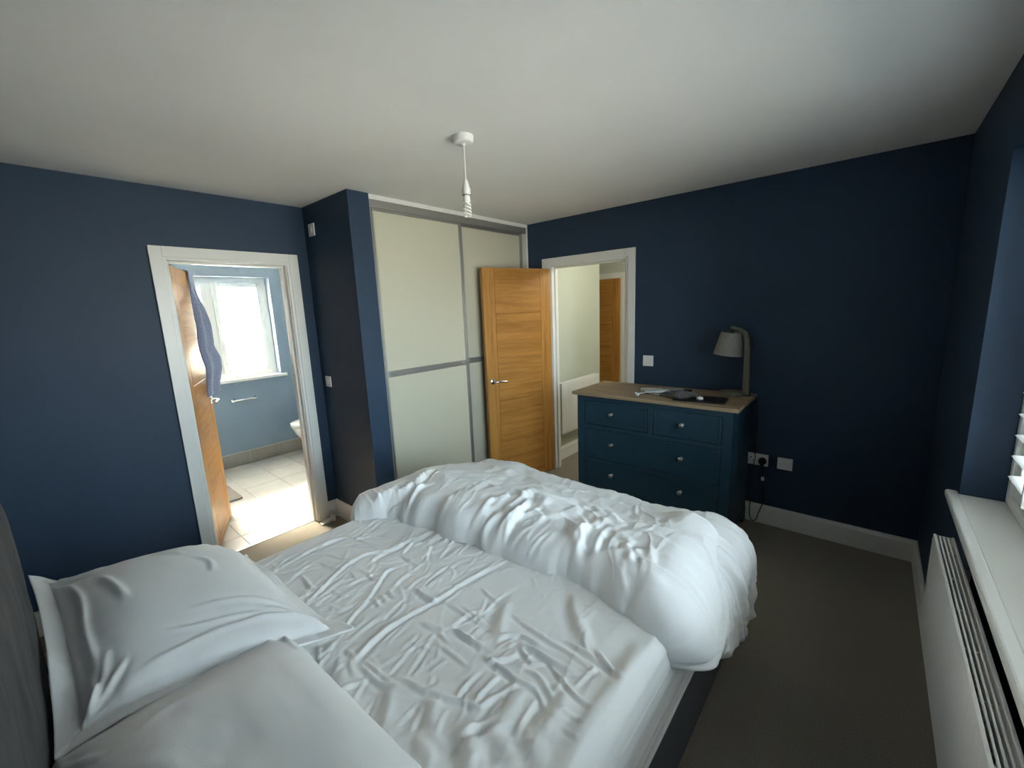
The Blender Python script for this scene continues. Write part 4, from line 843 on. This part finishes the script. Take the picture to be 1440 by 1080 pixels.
# ---- pillows
def pillow(name, label, cen, ax, bx, half_a, half_b, hgt, flange, seed, tilt=0.0, creases=(), sag=0.0, shape=None, power=2.6):
    """ax/bx: horizontal unit directions; top and bottom shells joined at the flange"""
    n = 170; q = np.linspace(-1, 1, n); U, V = np.meshgrid(q, q, indexing='ij')
    fa, fb = flange / half_a, flange / half_b
    Ui = np.clip(np.abs(U) / (1 - fa), 0, 1); Vi = np.clip(np.abs(V) / (1 - fb), 0, 1)
    prof = ((1 - Ui ** power) * (1 - Vi ** power)) ** 0.55
    inner = ((np.abs(U) < 1 - fa) & (np.abs(V) < 1 - fb)).astype(float)
    Ht = hgt * prof + 0.006 * inner
    xs = q * half_a; ys = q * half_b
    # gathers near the seam, swells in the filling
    Ht += 0.010 * fbm(U * 1.7 + seed, V * 1.7, 3) * prof
    edge = np.minimum((1 - fa - np.abs(U)) * half_a, (1 - fb - np.abs(V)) * half_b)
    ga = np.where((1 - np.abs(U)) * half_a < (1 - np.abs(V)) * half_b, V * half_b, U * half_a)
    Ht += 0.009 * vnoise(ga * 34 + seed, edge * 5) * np.exp(-np.clip(edge, 0, 1) / 0.055) * inner
    crn = [(list(p), w, a) for p, w, a in creases]
    r_ = random.Random(seed)
    for su in (-1, 1):
        for sv in (-1, 1):
            for k in range(6):
                a0 = math.atan2(-sv * half_b, -su * half_a) + r_.uniform(-0.55, 0.55); x0 = su * half_a * (1 - fa) * 0.96; y0 = sv * half_b * (1 - fb) * 0.96; L = r_.uniform(0.06, 0.17)
                crn.append(([(x0, y0), (x0 + 0.5 * L * math.cos(a0), y0 + 0.5 * L * math.sin(a0)), (x0 + L * math.cos(a0 + 0.15), y0 + L * math.sin(a0 + 0.15))], r_.uniform(0.006, 0.011), r_.uniform(0.003, 0.007)))
    for p, w, a in crn: crease(Ht, xs, ys, p, w, a)
    # flange ripples
    rip = (1 - inner) * 0.010 * (vnoise(ga * 16 + seed * 3, edge * 3) + 0.5 * vnoise(ga * 41 + seed, edge * 8))
    # slightly pinched outline: sides bow inwards
    X = U * half_a * (1 - 0.045 * (1 - V ** 2) ** 1) ; Y = V * half_b * (1 - 0.045 * (1 - U ** 2))
    ax = Vector(ax).normalized(); bx = Vector(bx).normalized(); nz_ = ax.cross(bx).normalized()
    Av, Bv, Nv, Cv = map(np.array, (ax, bx, nz_, cen))
    droop = shape(U, V) if shape else 0
    base = Cv + X[..., None] * Av + Y[..., None] * Bv
    top = base + ((Ht + rip + droop + 0.0025))[..., None] * Nv
    bot = base + ((-0.55 * hgt * prof + rip + droop - 0.0025))[..., None] * Nv
    full = np.concatenate([top, bot[:, ::-1], top[:, :1]], 1)
    o = grid_obj(name, full, COTTON, None, label=label, cat='pillow', group='pillows at the head of the bed')
    me = o.data; bmx = bmesh.new(); bmx.from_mesh(me); bmesh.ops.remove_doubles(bmx, verts=bmx.verts, dist=0.00002)
    bmesh.ops.holes_fill(bmx, edges=[e for e in bmx.edges if e.is_boundary], sides=0); bmesh.ops.recalc_face_normals(bmx, faces=bmx.faces); bmx.to_mesh(me); bmx.free()
    me.polygons.foreach_set('use_smooth', [True] * len(me.polygons))
    return o
# far pillow: long axis across the bed, flanged edge drooping over the near one
def droop_far(U, V): return 0.026 * ss(0.6, 1.0, -V) - 0.030 * ss(0.6, 1, U) * (1 - ss(0.5, 1, -V)) + 0.045 * ss(0.75, 1.0, -U) * (1 - ss(0.2, 0.9, -V)) - 0.03 * ss(0.5, 1, -U) * ss(0.4, 1, -V) - 0.05 * ss(0.2, 1, U) * ss(0.2, 1, V)
pillow('pillow', 'plump white pillow with flanged edge, farther from the window, leaning on the headboard', (0.872, 1.890, 0.722), (0.955, -0.245, -0.06), (-0.02, 1, 0.035), 0.305, 0.425, 0.112, 0.045, 3, shape=droop_far,
       creases=[([(-0.02, 0.26), (0.03, 0.20), (0.05, 0.16)], 0.008, 0.006), ([(0.07, 0.12), (0.10, 0.06), (0.09, -0.02)], 0.009, 0.005), ([(-0.24, 0.30), (-0.22, 0.10), (-0.23, -0.10), (-0.22, -0.28)], 0.012, 0.014), ([(-0.16, 0.20), (-0.14, 0.05), (-0.13, -0.05)], 0.012, 0.008), ([(0.22, -0.33), (0.05, -0.31), (-0.15, -0.34)], 0.010, 0.006), ([(0.18, -0.29), (0.0, -0.27), (-0.10, -0.25)], 0.008, 0.004), ([(0.24, -0.30), (0.12, -0.22), (-0.02, -0.20)], 0.010, 0.004)])
pillow('pillow', 'smooth white pillow nearest the window, cut by the bottom of the photo', (0.828, 1.125, 0.682), (1, 0.05, -0.03), (-0.03, 1, 0.0), 0.255, 0.450, 0.112, 0.010, 9, power=3.6,
       creases=[([(-0.12, 0.28), (-0.04, 0.30), (0.04, 0.24)], 0.014, 0.003), ([(-0.16, 0.20), (-0.10, 0.12), (-0.11, 0.0)], 0.020, 0.003)])

# ---- duvet: lower fold hanging over the foot and the window side, upper fold lying on it
def sheet_wrap2(T, Sx, zt, rs, xt, rt_):
    """wrapped over the side edges (s) and over the foot (t)"""
    y, z1_, ny, nz1 = wrap(Sx, MY0 + 0.0, MY1 - 0.0, zt, rs)
    q = rt_ * PI / 2; a = np.clip((T - xt + rt_) / rt_, 0, PI / 2); d = np.maximum(0, T - xt + rt_ - q); m = T > xt - rt_
    x = np.where(m, xt - rt_ + rt_ * np.sin(a), T); dz = np.where(m, -rt_ + rt_ * np.cos(a) - d, 0.0); nx = np.where(m, np.sin(a), 0.0); nzt = np.where(m, np.cos(a), 1.0)
    z = z1_ + dz; N = np.stack([nx, ny, np.minimum(nz1, 1) * nzt], -1); ln = np.linalg.norm(N, axis=-1, keepdims=True); N = np.where(ln > 1e-3, N / np.maximum(ln, 1e-3), np.array([0.707, -0.707, 0]))
    return np.stack([x, y, z], -1), N
def rnd(d, r):
    t = np.clip(d / r, 0, 1); return np.sqrt(np.clip(1 - (1 - t) ** 2, 0, 1))
def interp(x, pts):
    p = np.array(pts); return np.interp(x, p[:, 0], p[:, 1])
duv = thing('duvet', 'thick white duvet thrown back in a rumpled roll over the foot of the bed', 'duvet', (2.2, 1.4, 0.62))
def fold(name, s0f, s1f, t0f, t1f, thick, zt, Rt, Rs, creases, swell, nu=330, nv=300, fine=0.004, fade=0.05):
    # u along t, v along s; the s limits depend on t and the t limits on s through one fixed-point step
    u = np.linspace(0, 1, nu); v = np.linspace(0, 1, nv)
    u = 0.5 - 0.5 * np.cos(PI * u) * 1.0; u = 0.35 * np.linspace(0, 1, nu) + 0.65 * u; v = 0.6 * v + 0.4 * (0.5 - 0.5 * np.cos(PI * v))
    Uu, Vv = np.meshgrid(u, v, indexing='ij')
    smid = np.full(Uu.shape, 1.4); 
    T = t0f(smid) + (t1f(smid) - t0f(smid)) * Uu
    t0g, t1g = t0f, t1f; t0f = lambda s: t0g(s) + 0.030 * vnoise(s * 9 + 2, s * 0) + 0.016 * vnoise(s * 23, s * 0 + 3)
    for k in range(12):
        Sg = s0f(T) + (s1f(T) - s0f(T)) * Vv; T = t0f(Sg) + (t1f(Sg) - t0f(Sg)) * Uu
    dt = np.minimum(T - t0f(Sg), t1f(Sg) - T); d_s = np.minimum(Sg - s0f(T), s1f(T) - Sg)
    h = thick(T, Sg) * rnd(dt, Rt) * rnd(d_s, Rs)
    edge = rnd(dt, Rt * 0.8) * rnd(d_s, Rs * 0.8)
    # wrinkles on a regular grid, sampled back
    gx = np.arange(1.4, 3.15, 0.006); gy = np.arange(0.15, 2.8, 0.006); G = np.zeros((len(gx), len(gy)))
    for p, w, a in creases: crease(G, gx, gy, p, w, a, 0.55)
    fi = np.clip((T - gx[0]) / 0.006, 0, len(gx) - 2.001); fj = np.clip((Sg - gy[0]) / 0.006, 0, len(gy) - 2.001); i = fi.astype(int); j = fj.astype(int); a = fi - i; b = fj - j
    W = G[i, j] * (1 - a) * (1 - b) + G[i + 1, j] * a * (1 - b) + G[i, j + 1] * (1 - a) * b + G[i + 1, j + 1] * a * b
    h = h + (W + swell * fbm(T * 3.2 + 2, Sg * 3.6 + 1, 4) + fine * fbm(T * 9, Sg * 22 + 1.2 * fbm(T * 5, Sg * 5, 2), 3) + 0.0042 * np.clip(1 - np.abs(2.2 * fbm(T * 3.2 + 1.1 * Sg + 0.5 * fbm(T * 5, Sg * 5, 2), Sg * 11 - 3.5 * T + 0.8 * fbm(T * 4 + 3, Sg * 4, 2), 3)), 0, 1) ** 4) * (0.30 + 0.70 * edge)
    h = np.maximum(h, 0.0)
    B, N = sheet_wrap2(T, Sg, zt, 0.10, 2.60, 0.10)
    P = B + h[..., None] * N
    o = grid_obj(name, P, COTTON, duv)
    return o, (T, Sg, P, N, h)
rd = random.Random(5)
lower_cr = []
for k in range(46):
    t0 = rd.uniform(2.05, 2.75); s0 = rd.uniform(0.30, 0.75); L = rd.uniform(0.10, 0.26); an = -PI / 2 + rd.gauss(0.25, 0.35)
    lower_cr.append(([(t0, s0 + L * 0.5), (t0 + 0.3 * L * math.cos(an), s0), (t0 + L * math.cos(an) * 0.8, s0 - 0.5 * L)], rd.uniform(0.008, 0.018), rd.uniform(0.006, 0.014)))
fold('lower_fold', lambda T: interp(T, [(1.9, 0.56), (2.05, 0.50), (2.2, 0.42), (2.45, 0.33), (2.7, 0.36), (2.95, 0.45)]), lambda T: interp(T, [(1.9, 2.30), (2.3, 2.36), (2.9, 2.33)]),
     lambda s: interp(s, [(0.3, 2.06), (0.6, 1.98), (1.0, 1.95), (2.3, 1.86)]), lambda s: interp(s, [(0.3, 2.72), (0.7, 2.86), (1.5, 2.95), (2.3, 2.85)]),
     lambda T, s: 0.055 + 0.045 * (1 - ss(0.55, 0.9, s)) + 0.0 * T, 0.622, 0.06, 0.06, lower_cr, 0.030)
up_cr = []
def clus(t0, s0, n, L, an, spread, w, a):
    for k in range(n):
        x = t0 + rd.gauss(0, spread * 0.7); y = s0 + rd.gauss(0, spread); A = an + rd.gauss(0, 0.16); l = L * rd.uniform(0.6, 1.25); bd = rd.uniform(-0.30, 0.30)
        if x > 1.92: w_, a_ = 1.45, 0.55
        else: w_, a_ = 1.1, 0.9
        up_cr.append(([(x, y), (x + 0.5 * l * math.cos(A + bd), y + 0.5 * l * math.sin(A + bd)), (x + l * math.cos(A - bd), y + l * math.sin(A - bd))], w_ * w * rd.uniform(0.7, 1.3), a_ * a * rd.uniform(0.5, 1.2)))
clus(1.825, 1.42, 8, 0.26, 0.15, 0.05, 0.013, 0.013); clus(1.88, 1.08, 8, 0.24, 0.30, 0.05, 0.013, 0.013)
clus(1.98, 1.22, 8, 0.40, 0.75, 0.10, 0.016, 0.0075); clus(2.08, 1.50, 8, 0.42, -1.1, 0.12, 0.018, 0.008)
clus(1.74, 2.00, 6, 0.20, 0.2, 0.06, 0.012, 0.012); clus(1.95, 1.80, 7, 0.34, -0.4, 0.12, 0.017, 0.008)
clus(1.85, 0.82, 8, 0.18, 0.4, 0.06, 0.010, 0.007); clus(2.15, 0.95, 9, 0.30, 1.3, 0.10, 0.014, 0.008); clus(2.0, 0.80, 9, 0.25, 1.4, 0.09, 0.010, 0.006)
clus(1.85, 1.70, 6, 0.24, 0.05, 0.10, 0.014, 0.007); clus(2.3, 1.5, 9, 0.35, 1.4, 0.15, 0.016, 0.009); clus(1.84, 1.25, 8, 0.2, 0.1, 0.12, 0.009, 0.006)
up_cr += [([(1.71, 0.70), (1.80, 0.655), (1.92, 0.65), (2.05, 0.69), (2.20, 0.76)], 0.006, -0.014), ([(1.71, 0.685), (1.80, 0.637), (1.92, 0.630), (2.06, 0.67), (2.21, 0.74)], 0.006, 0.011),
          ([(2.02, 2.10), (2.10, 1.9), (2.14, 1.6), (2.20, 1.3), (2.22, 1.0), (2.26, 0.8)], 0.018, -0.018), ([(1.56, 2.05), (1.66, 2.05), (1.72, 2.055), (1.81, 1.99), (1.93, 2.02), (2.07, 2.10)], 0.007, -0.016), ([(1.56, 2.085), (1.66, 2.085), (1.72, 2.09), (1.81, 2.03), (1.92, 2.055), (2.05, 2.13)], 0.022, 0.022)]
for k in range(16):           # gathers along the seam of the turned corner
    q = k / 15.0; x = 1.62 + 0.36 * q + rd.uniform(-0.01, 0.01); y = 2.06 + (-0.05 if 1.75 < x < 1.9 else 0.0)
    up_cr.append(([(x, y), (x + rd.uniform(-0.01, 0.02), y + 0.04), (x + rd.uniform(-0.02, 0.03), y + rd.uniform(0.06, 0.10))], 0.006, rd.uniform(0.004, 0.009)))
UF, uf = fold('upper_fold', lambda T: interp(T, [(1.6, 0.72), (1.74, 0.69), (1.82, 0.63), (1.90, 0.565), (1.97, 0.53), (2.02, 0.55), (2.07, 0.61), (2.15, 0.67), (2.3, 0.71), (2.5, 0.74)]), lambda T: interp(T, [(1.55, 2.20), (1.8, 2.27), (2.2, 2.36), (2.5, 2.34)]),
     lambda s: interp(s, [(0.45, 1.98), (0.55, 1.90), (0.62, 1.81), (0.70, 1.78), (0.90, 1.805), (1.1, 1.855), (1.3, 1.81), (1.5, 1.80), (1.8, 1.755), (2.06, 1.715), (2.16, 1.60), (2.3, 1.56)]),
     lambda s: interp(s, [(0.45, 2.0), (0.55, 2.12), (0.7, 2.46), (0.9, 2.5), (1.3, 2.47), (1.8, 2.47), (2.3, 2.45)]),
     lambda T, s: (0.128 - 0.050 * ss(2.02, 2.40, T)) * (0.72 + 0.28 * ss(0.55, 0.85, s)) * (1 - 0.12 * np.exp(-((s - 1.15) / 0.22) ** 2)) + 0.05 * np.exp(-((s - 0.83) / 0.09) ** 2 - ((T - 2.38) / 0.12) ** 2), 0.622, 0.115, 0.070, up_cr, 0.022, nu=460, nv=460)

# ================================================================ things on the chest
BLACKC = mat('black_leatherette', (0.010, 0.010, 0.011), 0.5, 0.4, var=0.1, vscale=40, bump=0.2, bscale=300)
GREYC = mat('grey_felt_cloth', (0.075, 0.078, 0.085), 0.95, 0.15, var=0.15, vscale=60, bump=0.4, bscale=400, sheen=0.2)
ZT = cz + 0.0008
# flat dark pouch with rounded corners
def rounded(cx_, cy_, hx_, hy_, r, ang, n=6):
    pts = []
    for sx_, sy_, a0 in ((1, 1, 0), (-1, 1, PI / 2), (-1, -1, PI), (1, -1, 3 * PI / 2)):
        for k in range(n):
            a = a0 + PI / 2 * k / (n - 1); x = sx_ * (hx_ - r) + r * math.cos(a); y = sy_ * (hy_ - r) + r * math.sin(a)
            pts.append((cx_ + x * math.cos(ang) - y * math.sin(ang), cy_ + x * math.sin(ang) + y * math.cos(ang)))
    return pts
po = mk('tablet_sleeve', None or add_poly_prism(NB(), [(x, y, ZT) for x, y in rounded(3.615, 1.165, 0.095, 0.165, 0.022, 0.10)], (0, 0, 0.010)), BLACKC, None, label='flat black sleeve lying on the oak top of the chest', cat='sleeve')
bmx = bmesh.new(); bmx.from_mesh(po.data); bmesh.ops.bevel(bmx, geom=[e for e in bmx.edges if abs(e.verts[0].co.z - e.verts[1].co.z) < 1e-5], offset=0.003, segments=2, affect='EDGES'); bmx.to_mesh(po.data); bmx.free(); auto(po, 40)
# folded grey cloth draped over the end of the sleeve
n1, n2 = 60, 44
Uq, Vq = np.meshgrid(np.linspace(-1, 1, n1), np.linspace(-1, 1, n2), indexing='ij')
def lump(cx_, cy_, ha, hb, ang, hgt, seed, power=2.6):
    prof = np.clip((1 - np.abs(Uq) ** power) * (1 - np.abs(Vq) ** power), 0, 1) ** 0.5
    X = Uq * ha * (1 + 0.10 * vnoise(Vq * 2 + seed, Uq)); Y = Vq * hb * (1 + 0.12 * vnoise(Uq * 2 + seed, Vq + 4))
    Z = prof * hgt * (1 + 0.5 * fbm(Uq * 2.2 + seed, Vq * 2.2, 3)) + 0.0
    x = cx_ + X * math.cos(ang) - Y * math.sin(ang); y = cy_ + X * math.sin(ang) + Y * math.cos(ang)
    return np.stack([x, y, Z], -1)
P = lump(3.655, 1.335, 0.090, 0.125, -0.45, 0.026, 2); over = ss(1.36, 1.30, P[..., 1]) if False else (P[..., 1] < 1.34) * 1.0
P[..., 2] += ZT + 0.0125 * ss(-1.37, -1.32, -P[..., 1])
grid_obj('folded_cloth', P, GREYC, None, label='grey felt cloth folded half over the black sleeve', cat='cloth')
# white cable bundle with a plug and earbuds
cab = thing('cable_bundle', 'tangled white charging cable at the left end of the chest clutter', 'cable', (3.66, 1.52, ZT))
rc = random.Random(4); pts = []
for k in range(34):
    a = k * 0.92; rx = 0.055 + 0.022 * math.sin(k * 1.7); ry = 0.085 + 0.03 * math.cos(k * 1.3)
    pts.append((3.675 + rx * math.cos(a) + rc.uniform(-0.008, 0.008), 1.505 + ry * math.sin(a) + rc.uniform(-0.01, 0.01), ZT + 0.004 + 0.0007 * k + rc.uniform(0, 0.004)))
mk('cable', tube(smooth_path(pts, 6), 0.0026, 6), PLASTIC, cab)
mk('cable_end', tube(smooth_path([pts[-1], (3.60, 1.56, ZT + 0.012), (3.565, 1.60, ZT + 0.004), (3.545, 1.585, ZT + 0.004)], 6), 0.0026, 6), PLASTIC, cab)
mk('plug_body', box((3.532, 1.570, ZT), (3.553, 1.590, ZT + 0.014), 0.004), PLASTIC, cab)
bm = NB(); add_lathe(bm, [(0.002, 0), (0.008, 0.002), (0.009, 0.008), (0.006, 0.013), (0.001, 0.014)], (3.590, 1.615, ZT), 14); add_tube(bm, [(3.590, 1.612, ZT + 0.006), (3.605, 1.585, ZT + 0.004), (3.62, 1.56, ZT + 0.008)], 0.003, 6); mk('earbud', bm, PLASTIC, cab, smooth=True)
# chequered cloth behind the grey one: white pad and dark case
PADM = mat('pale_grey_paper', (0.45, 0.45, 0.44), 0.8, 0.2, var=0.25, vscale=30)
nb = mk('notepad', add_poly_prism(NB(), [(x, y, ZT) for x, y in rounded(3.80, 1.425, 0.055, 0.085, 0.006, 0.35, 3)], (0, 0, 0.014)), PADM, None, label='small pale notepad behind the grey cloth on the chest', cat='notepad')
cs = mk('glasses_case', box((3.775, 1.290, ZT), (3.845, 1.345, ZT + 0.022), 0.008, 3), BLACKC, None, label='small black case behind the grey cloth on the chest', cat='case'); auto(cs, 45)
bm = NB(); add_lathe(bm, [(0.0215, 0.0), (0.0225, 0.003), (0.021, 0.012), (0.015, 0.017), (0.002, 0.018)], (3.585, 1.160, ZT + 0.0103), 24, sx=0.85, sy=1.0)
mk('earphone_case', bm, WSHADE, None, label='small rounded white case on top of the black sleeve', cat='case', smooth=True)
# black bag under the cable
bk = lump(3.700, 1.52, 0.075, 0.085, 0.2, 0.005, 8); bk[..., 2] += ZT
grid_obj('cloth_pouch', bk, BLACKC, None, label='flat black pouch beneath the white cable on the chest', cat='pouch')

# ================================================================ bathroom things
TOWEL = mat('blue_grey_terry', (0.19, 0.215, 0.32), 1.0, 0.1, var=0.2, vscale=90, bump=0.9, bscale=350, sheen=0.4)
# towel hung over the top corner of the bathroom door: follows the leaf (local frame of the door)
org = Vector(BATHDOOR.location); ca, sa = math.cos(aA), math.sin(aA)
def dl_(x, y, z): return (org.x + x * ca - y * sa, org.y + x * sa + y * ca, z)
n1, n2 = 46, 150
vs_ = np.linspace(0, 1, n2); us_ = np.linspace(-1, 1, n1); Ut, Vt = np.meshgrid(us_, vs_, indexing='ij')
zt_ = 1.985; zlow = 1.085
def towel_side(sign, zend):
    zz_ = zt_ - (zt_ - zend) * Vt + 0.02 * Ut * Vt
    half = 0.075 + 0.085 * ss(0.0, 0.55, Vt)
    xc = wA - 0.120 - 0.02 * Vt
    x = xc + Ut * half
    bulge = 0.014 + 0.055 * ss(0.02, 0.5, Vt) * (1 - np.abs(Ut) ** 3) + 0.050 * ss(0.60, 0.75, Vt) * (1 - ss(0.78, 0.98, Vt)) * (0.6 + 0.4 * Ut)
    bulge = bulge + 0.016 * np.sin(Ut * 6.5 + 1.5 * Vt) * ss(0.05, 0.4, Vt) + 0.006 * fbm(Ut * 3, Vt * 9, 3)
    return x, sign * (0.020 + np.maximum(bulge, 0.004)), zz_
x1_, y1_, z1_ = towel_side(-1, zlow); x2_, y2_, z2_ = towel_side(1, 1.35)
y1_[:, 0] = -0.022; y2_[:, 0] = 0.022
X = np.concatenate([x1_[:, ::-1], x2_], 1); Y = np.concatenate([y1_[:, ::-1], y2_], 1); Z = np.concatenate([z1_[:, ::-1], z2_], 1)
P = np.stack([org.x + X * ca - Y * sa, org.y + X * sa + Y * ca, Z], -1)
tw = grid_obj('towel', P, TOWEL, None, label='blue grey towel hanging over the bathroom door', cat='towel')
so = tw.modifiers.new('thickness', 'SOLIDIFY'); so.thickness = 0.006; so.offset = 0
# wall hung toilet on the right bathroom wall
CERAM = mat('white_ceramic', (0.82, 0.82, 0.80), 0.10, 0.6, var=0.005, coat=0.5)
tx, ty = BX1, 5.16
tl = thing('toilet', 'white wall hung toilet partly hidden by the bathroom door frame', 'toilet', (tx - 0.3, ty, 0.10))
def toilet_ring(z, L, w, back=0.0, n=36):
    pts = []
    for k in range(n):
        a = 2 * PI * k / n; c = math.cos(a); s = math.sin(a)
        x = L * 0.45 * (1 - abs(c) ** 0 * 0) if False else None
        ex = (abs(c) ** 0.9) * (1 if c > 0 else -1); ey = (abs(s) ** 0.85) * (1 if s > 0 else -1)
        if c < 0: ex = -min(1, abs(c) ** 0.55)            # squarer towards the wall
        pts.append((tx - L / 2 - L / 2 * ex, ty + w / 2 * ey, z))
    return pts
bm = NB(); rings = []
for z, L, w in ((0.075, 0.16, 0.16), (0.085, 0.22, 0.20), (0.13, 0.32, 0.25), (0.22, 0.45, 0.32), (0.32, 0.52, 0.35), (0.385, 0.545, 0.360), (0.400, 0.550, 0.362), (0.405, 0.54, 0.355), (0.404, 0.46, 0.27), (0.33, 0.40, 0.22), (0.22, 0.30, 0.16)):
    rings.append([bm.verts.new(p) for p in toilet_ring(z, L, w)])
for a, b in zip(rings, rings[1:]):
    for k in range(36): bm.faces.new((a[k], a[(k + 1) % 36], b[(k + 1) % 36], b[k]))
bm.faces.new(rings[0][::-1]); bm.faces.new(rings[-1]); bmesh.ops.recalc_face_normals(bm, faces=bm.faces)
auto(mk('bowl', bm, CERAM, tl), 50)
def toilet_slab(nm, z0, z1, L, w, x_off=0.10):
    bm = NB(); rs = []
    for z, k_ in ((z0, 0.975), (z0 + 0.004, 1.0), (z1 - 0.006, 1.0), (z1, 0.965)): rs.append([bm.verts.new(p) for p in toilet_ring(z, L * k_, w * k_)])
    for a, b in zip(rs, rs[1:]):
        for k in range(36): bm.faces.new((a[k], a[(k + 1) % 36], b[(k + 1) % 36], b[k]))
    bm.faces.new(rs[0][::-1]); bm.faces.new(rs[-1]); bmesh.ops.recalc_face_normals(bm, faces=bm.faces); auto(mk(nm, bm, CERAM, tl), 50)
toilet_slab('seat', 0.407, 0.424, 0.555, 0.368); toilet_slab('lid', 0.426, 0.446, 0.555, 0.366)
# chrome paper holder under the window
ph = thing('toilet_roll_holder', 'small chrome bar holder on the bathroom wall below the window', 'holder', (2.20, 5.57, 0.73))
for x in (2.095, 2.305): mk('bracket', lathe([(0.020, 0), (0.020, 0.006), (0.008, 0.008), (0.008, 0.055)], (x, BY1 - 0.0005, 0.745), 16, (0, -1, 0)), CHROME, ph)
mk('bar', tube([(2.085, 5.548, 0.745), (2.315, 5.548, 0.745)], 0.008, 12), CHROME, ph)
# bath mat behind the door
MATM = mat('dark_speckled_mat', (0.04, 0.035, 0.035), 1.0, 0.1, vscale=70, bump=1.0, bscale=200, col2=(0.42, 0.38, 0.34), detail=3, stretch=(1, 3, 1))
bmt = mk('bath_mat', add_poly_prism(NB(), [(x, y, 0.0006) for x, y in rounded(1.535, 4.80, 0.245, 0.22, 0.02, 0.0)], (0, 0, 0.014)), MATM, None, label='dark speckled bath mat on the tiles behind the bathroom door', cat='mat')
# white door wedge by the frame
wg = NB(); add_poly_prism(wg, [(1.985, 3.508, 0.001), (1.985, 3.508, 0.010), (2.075, 3.508, 0.024), (2.075, 3.508, 0.001)], (0, -0.045, 0))
add_box(wg, (2.075, 3.455, 0.001), (2.092, 3.515, 0.040), 0.003)
mk('door_wedge', wg, PLASTIC, None, label='white door wedge on the carpet beside the bathroom door frame', cat='door stop')
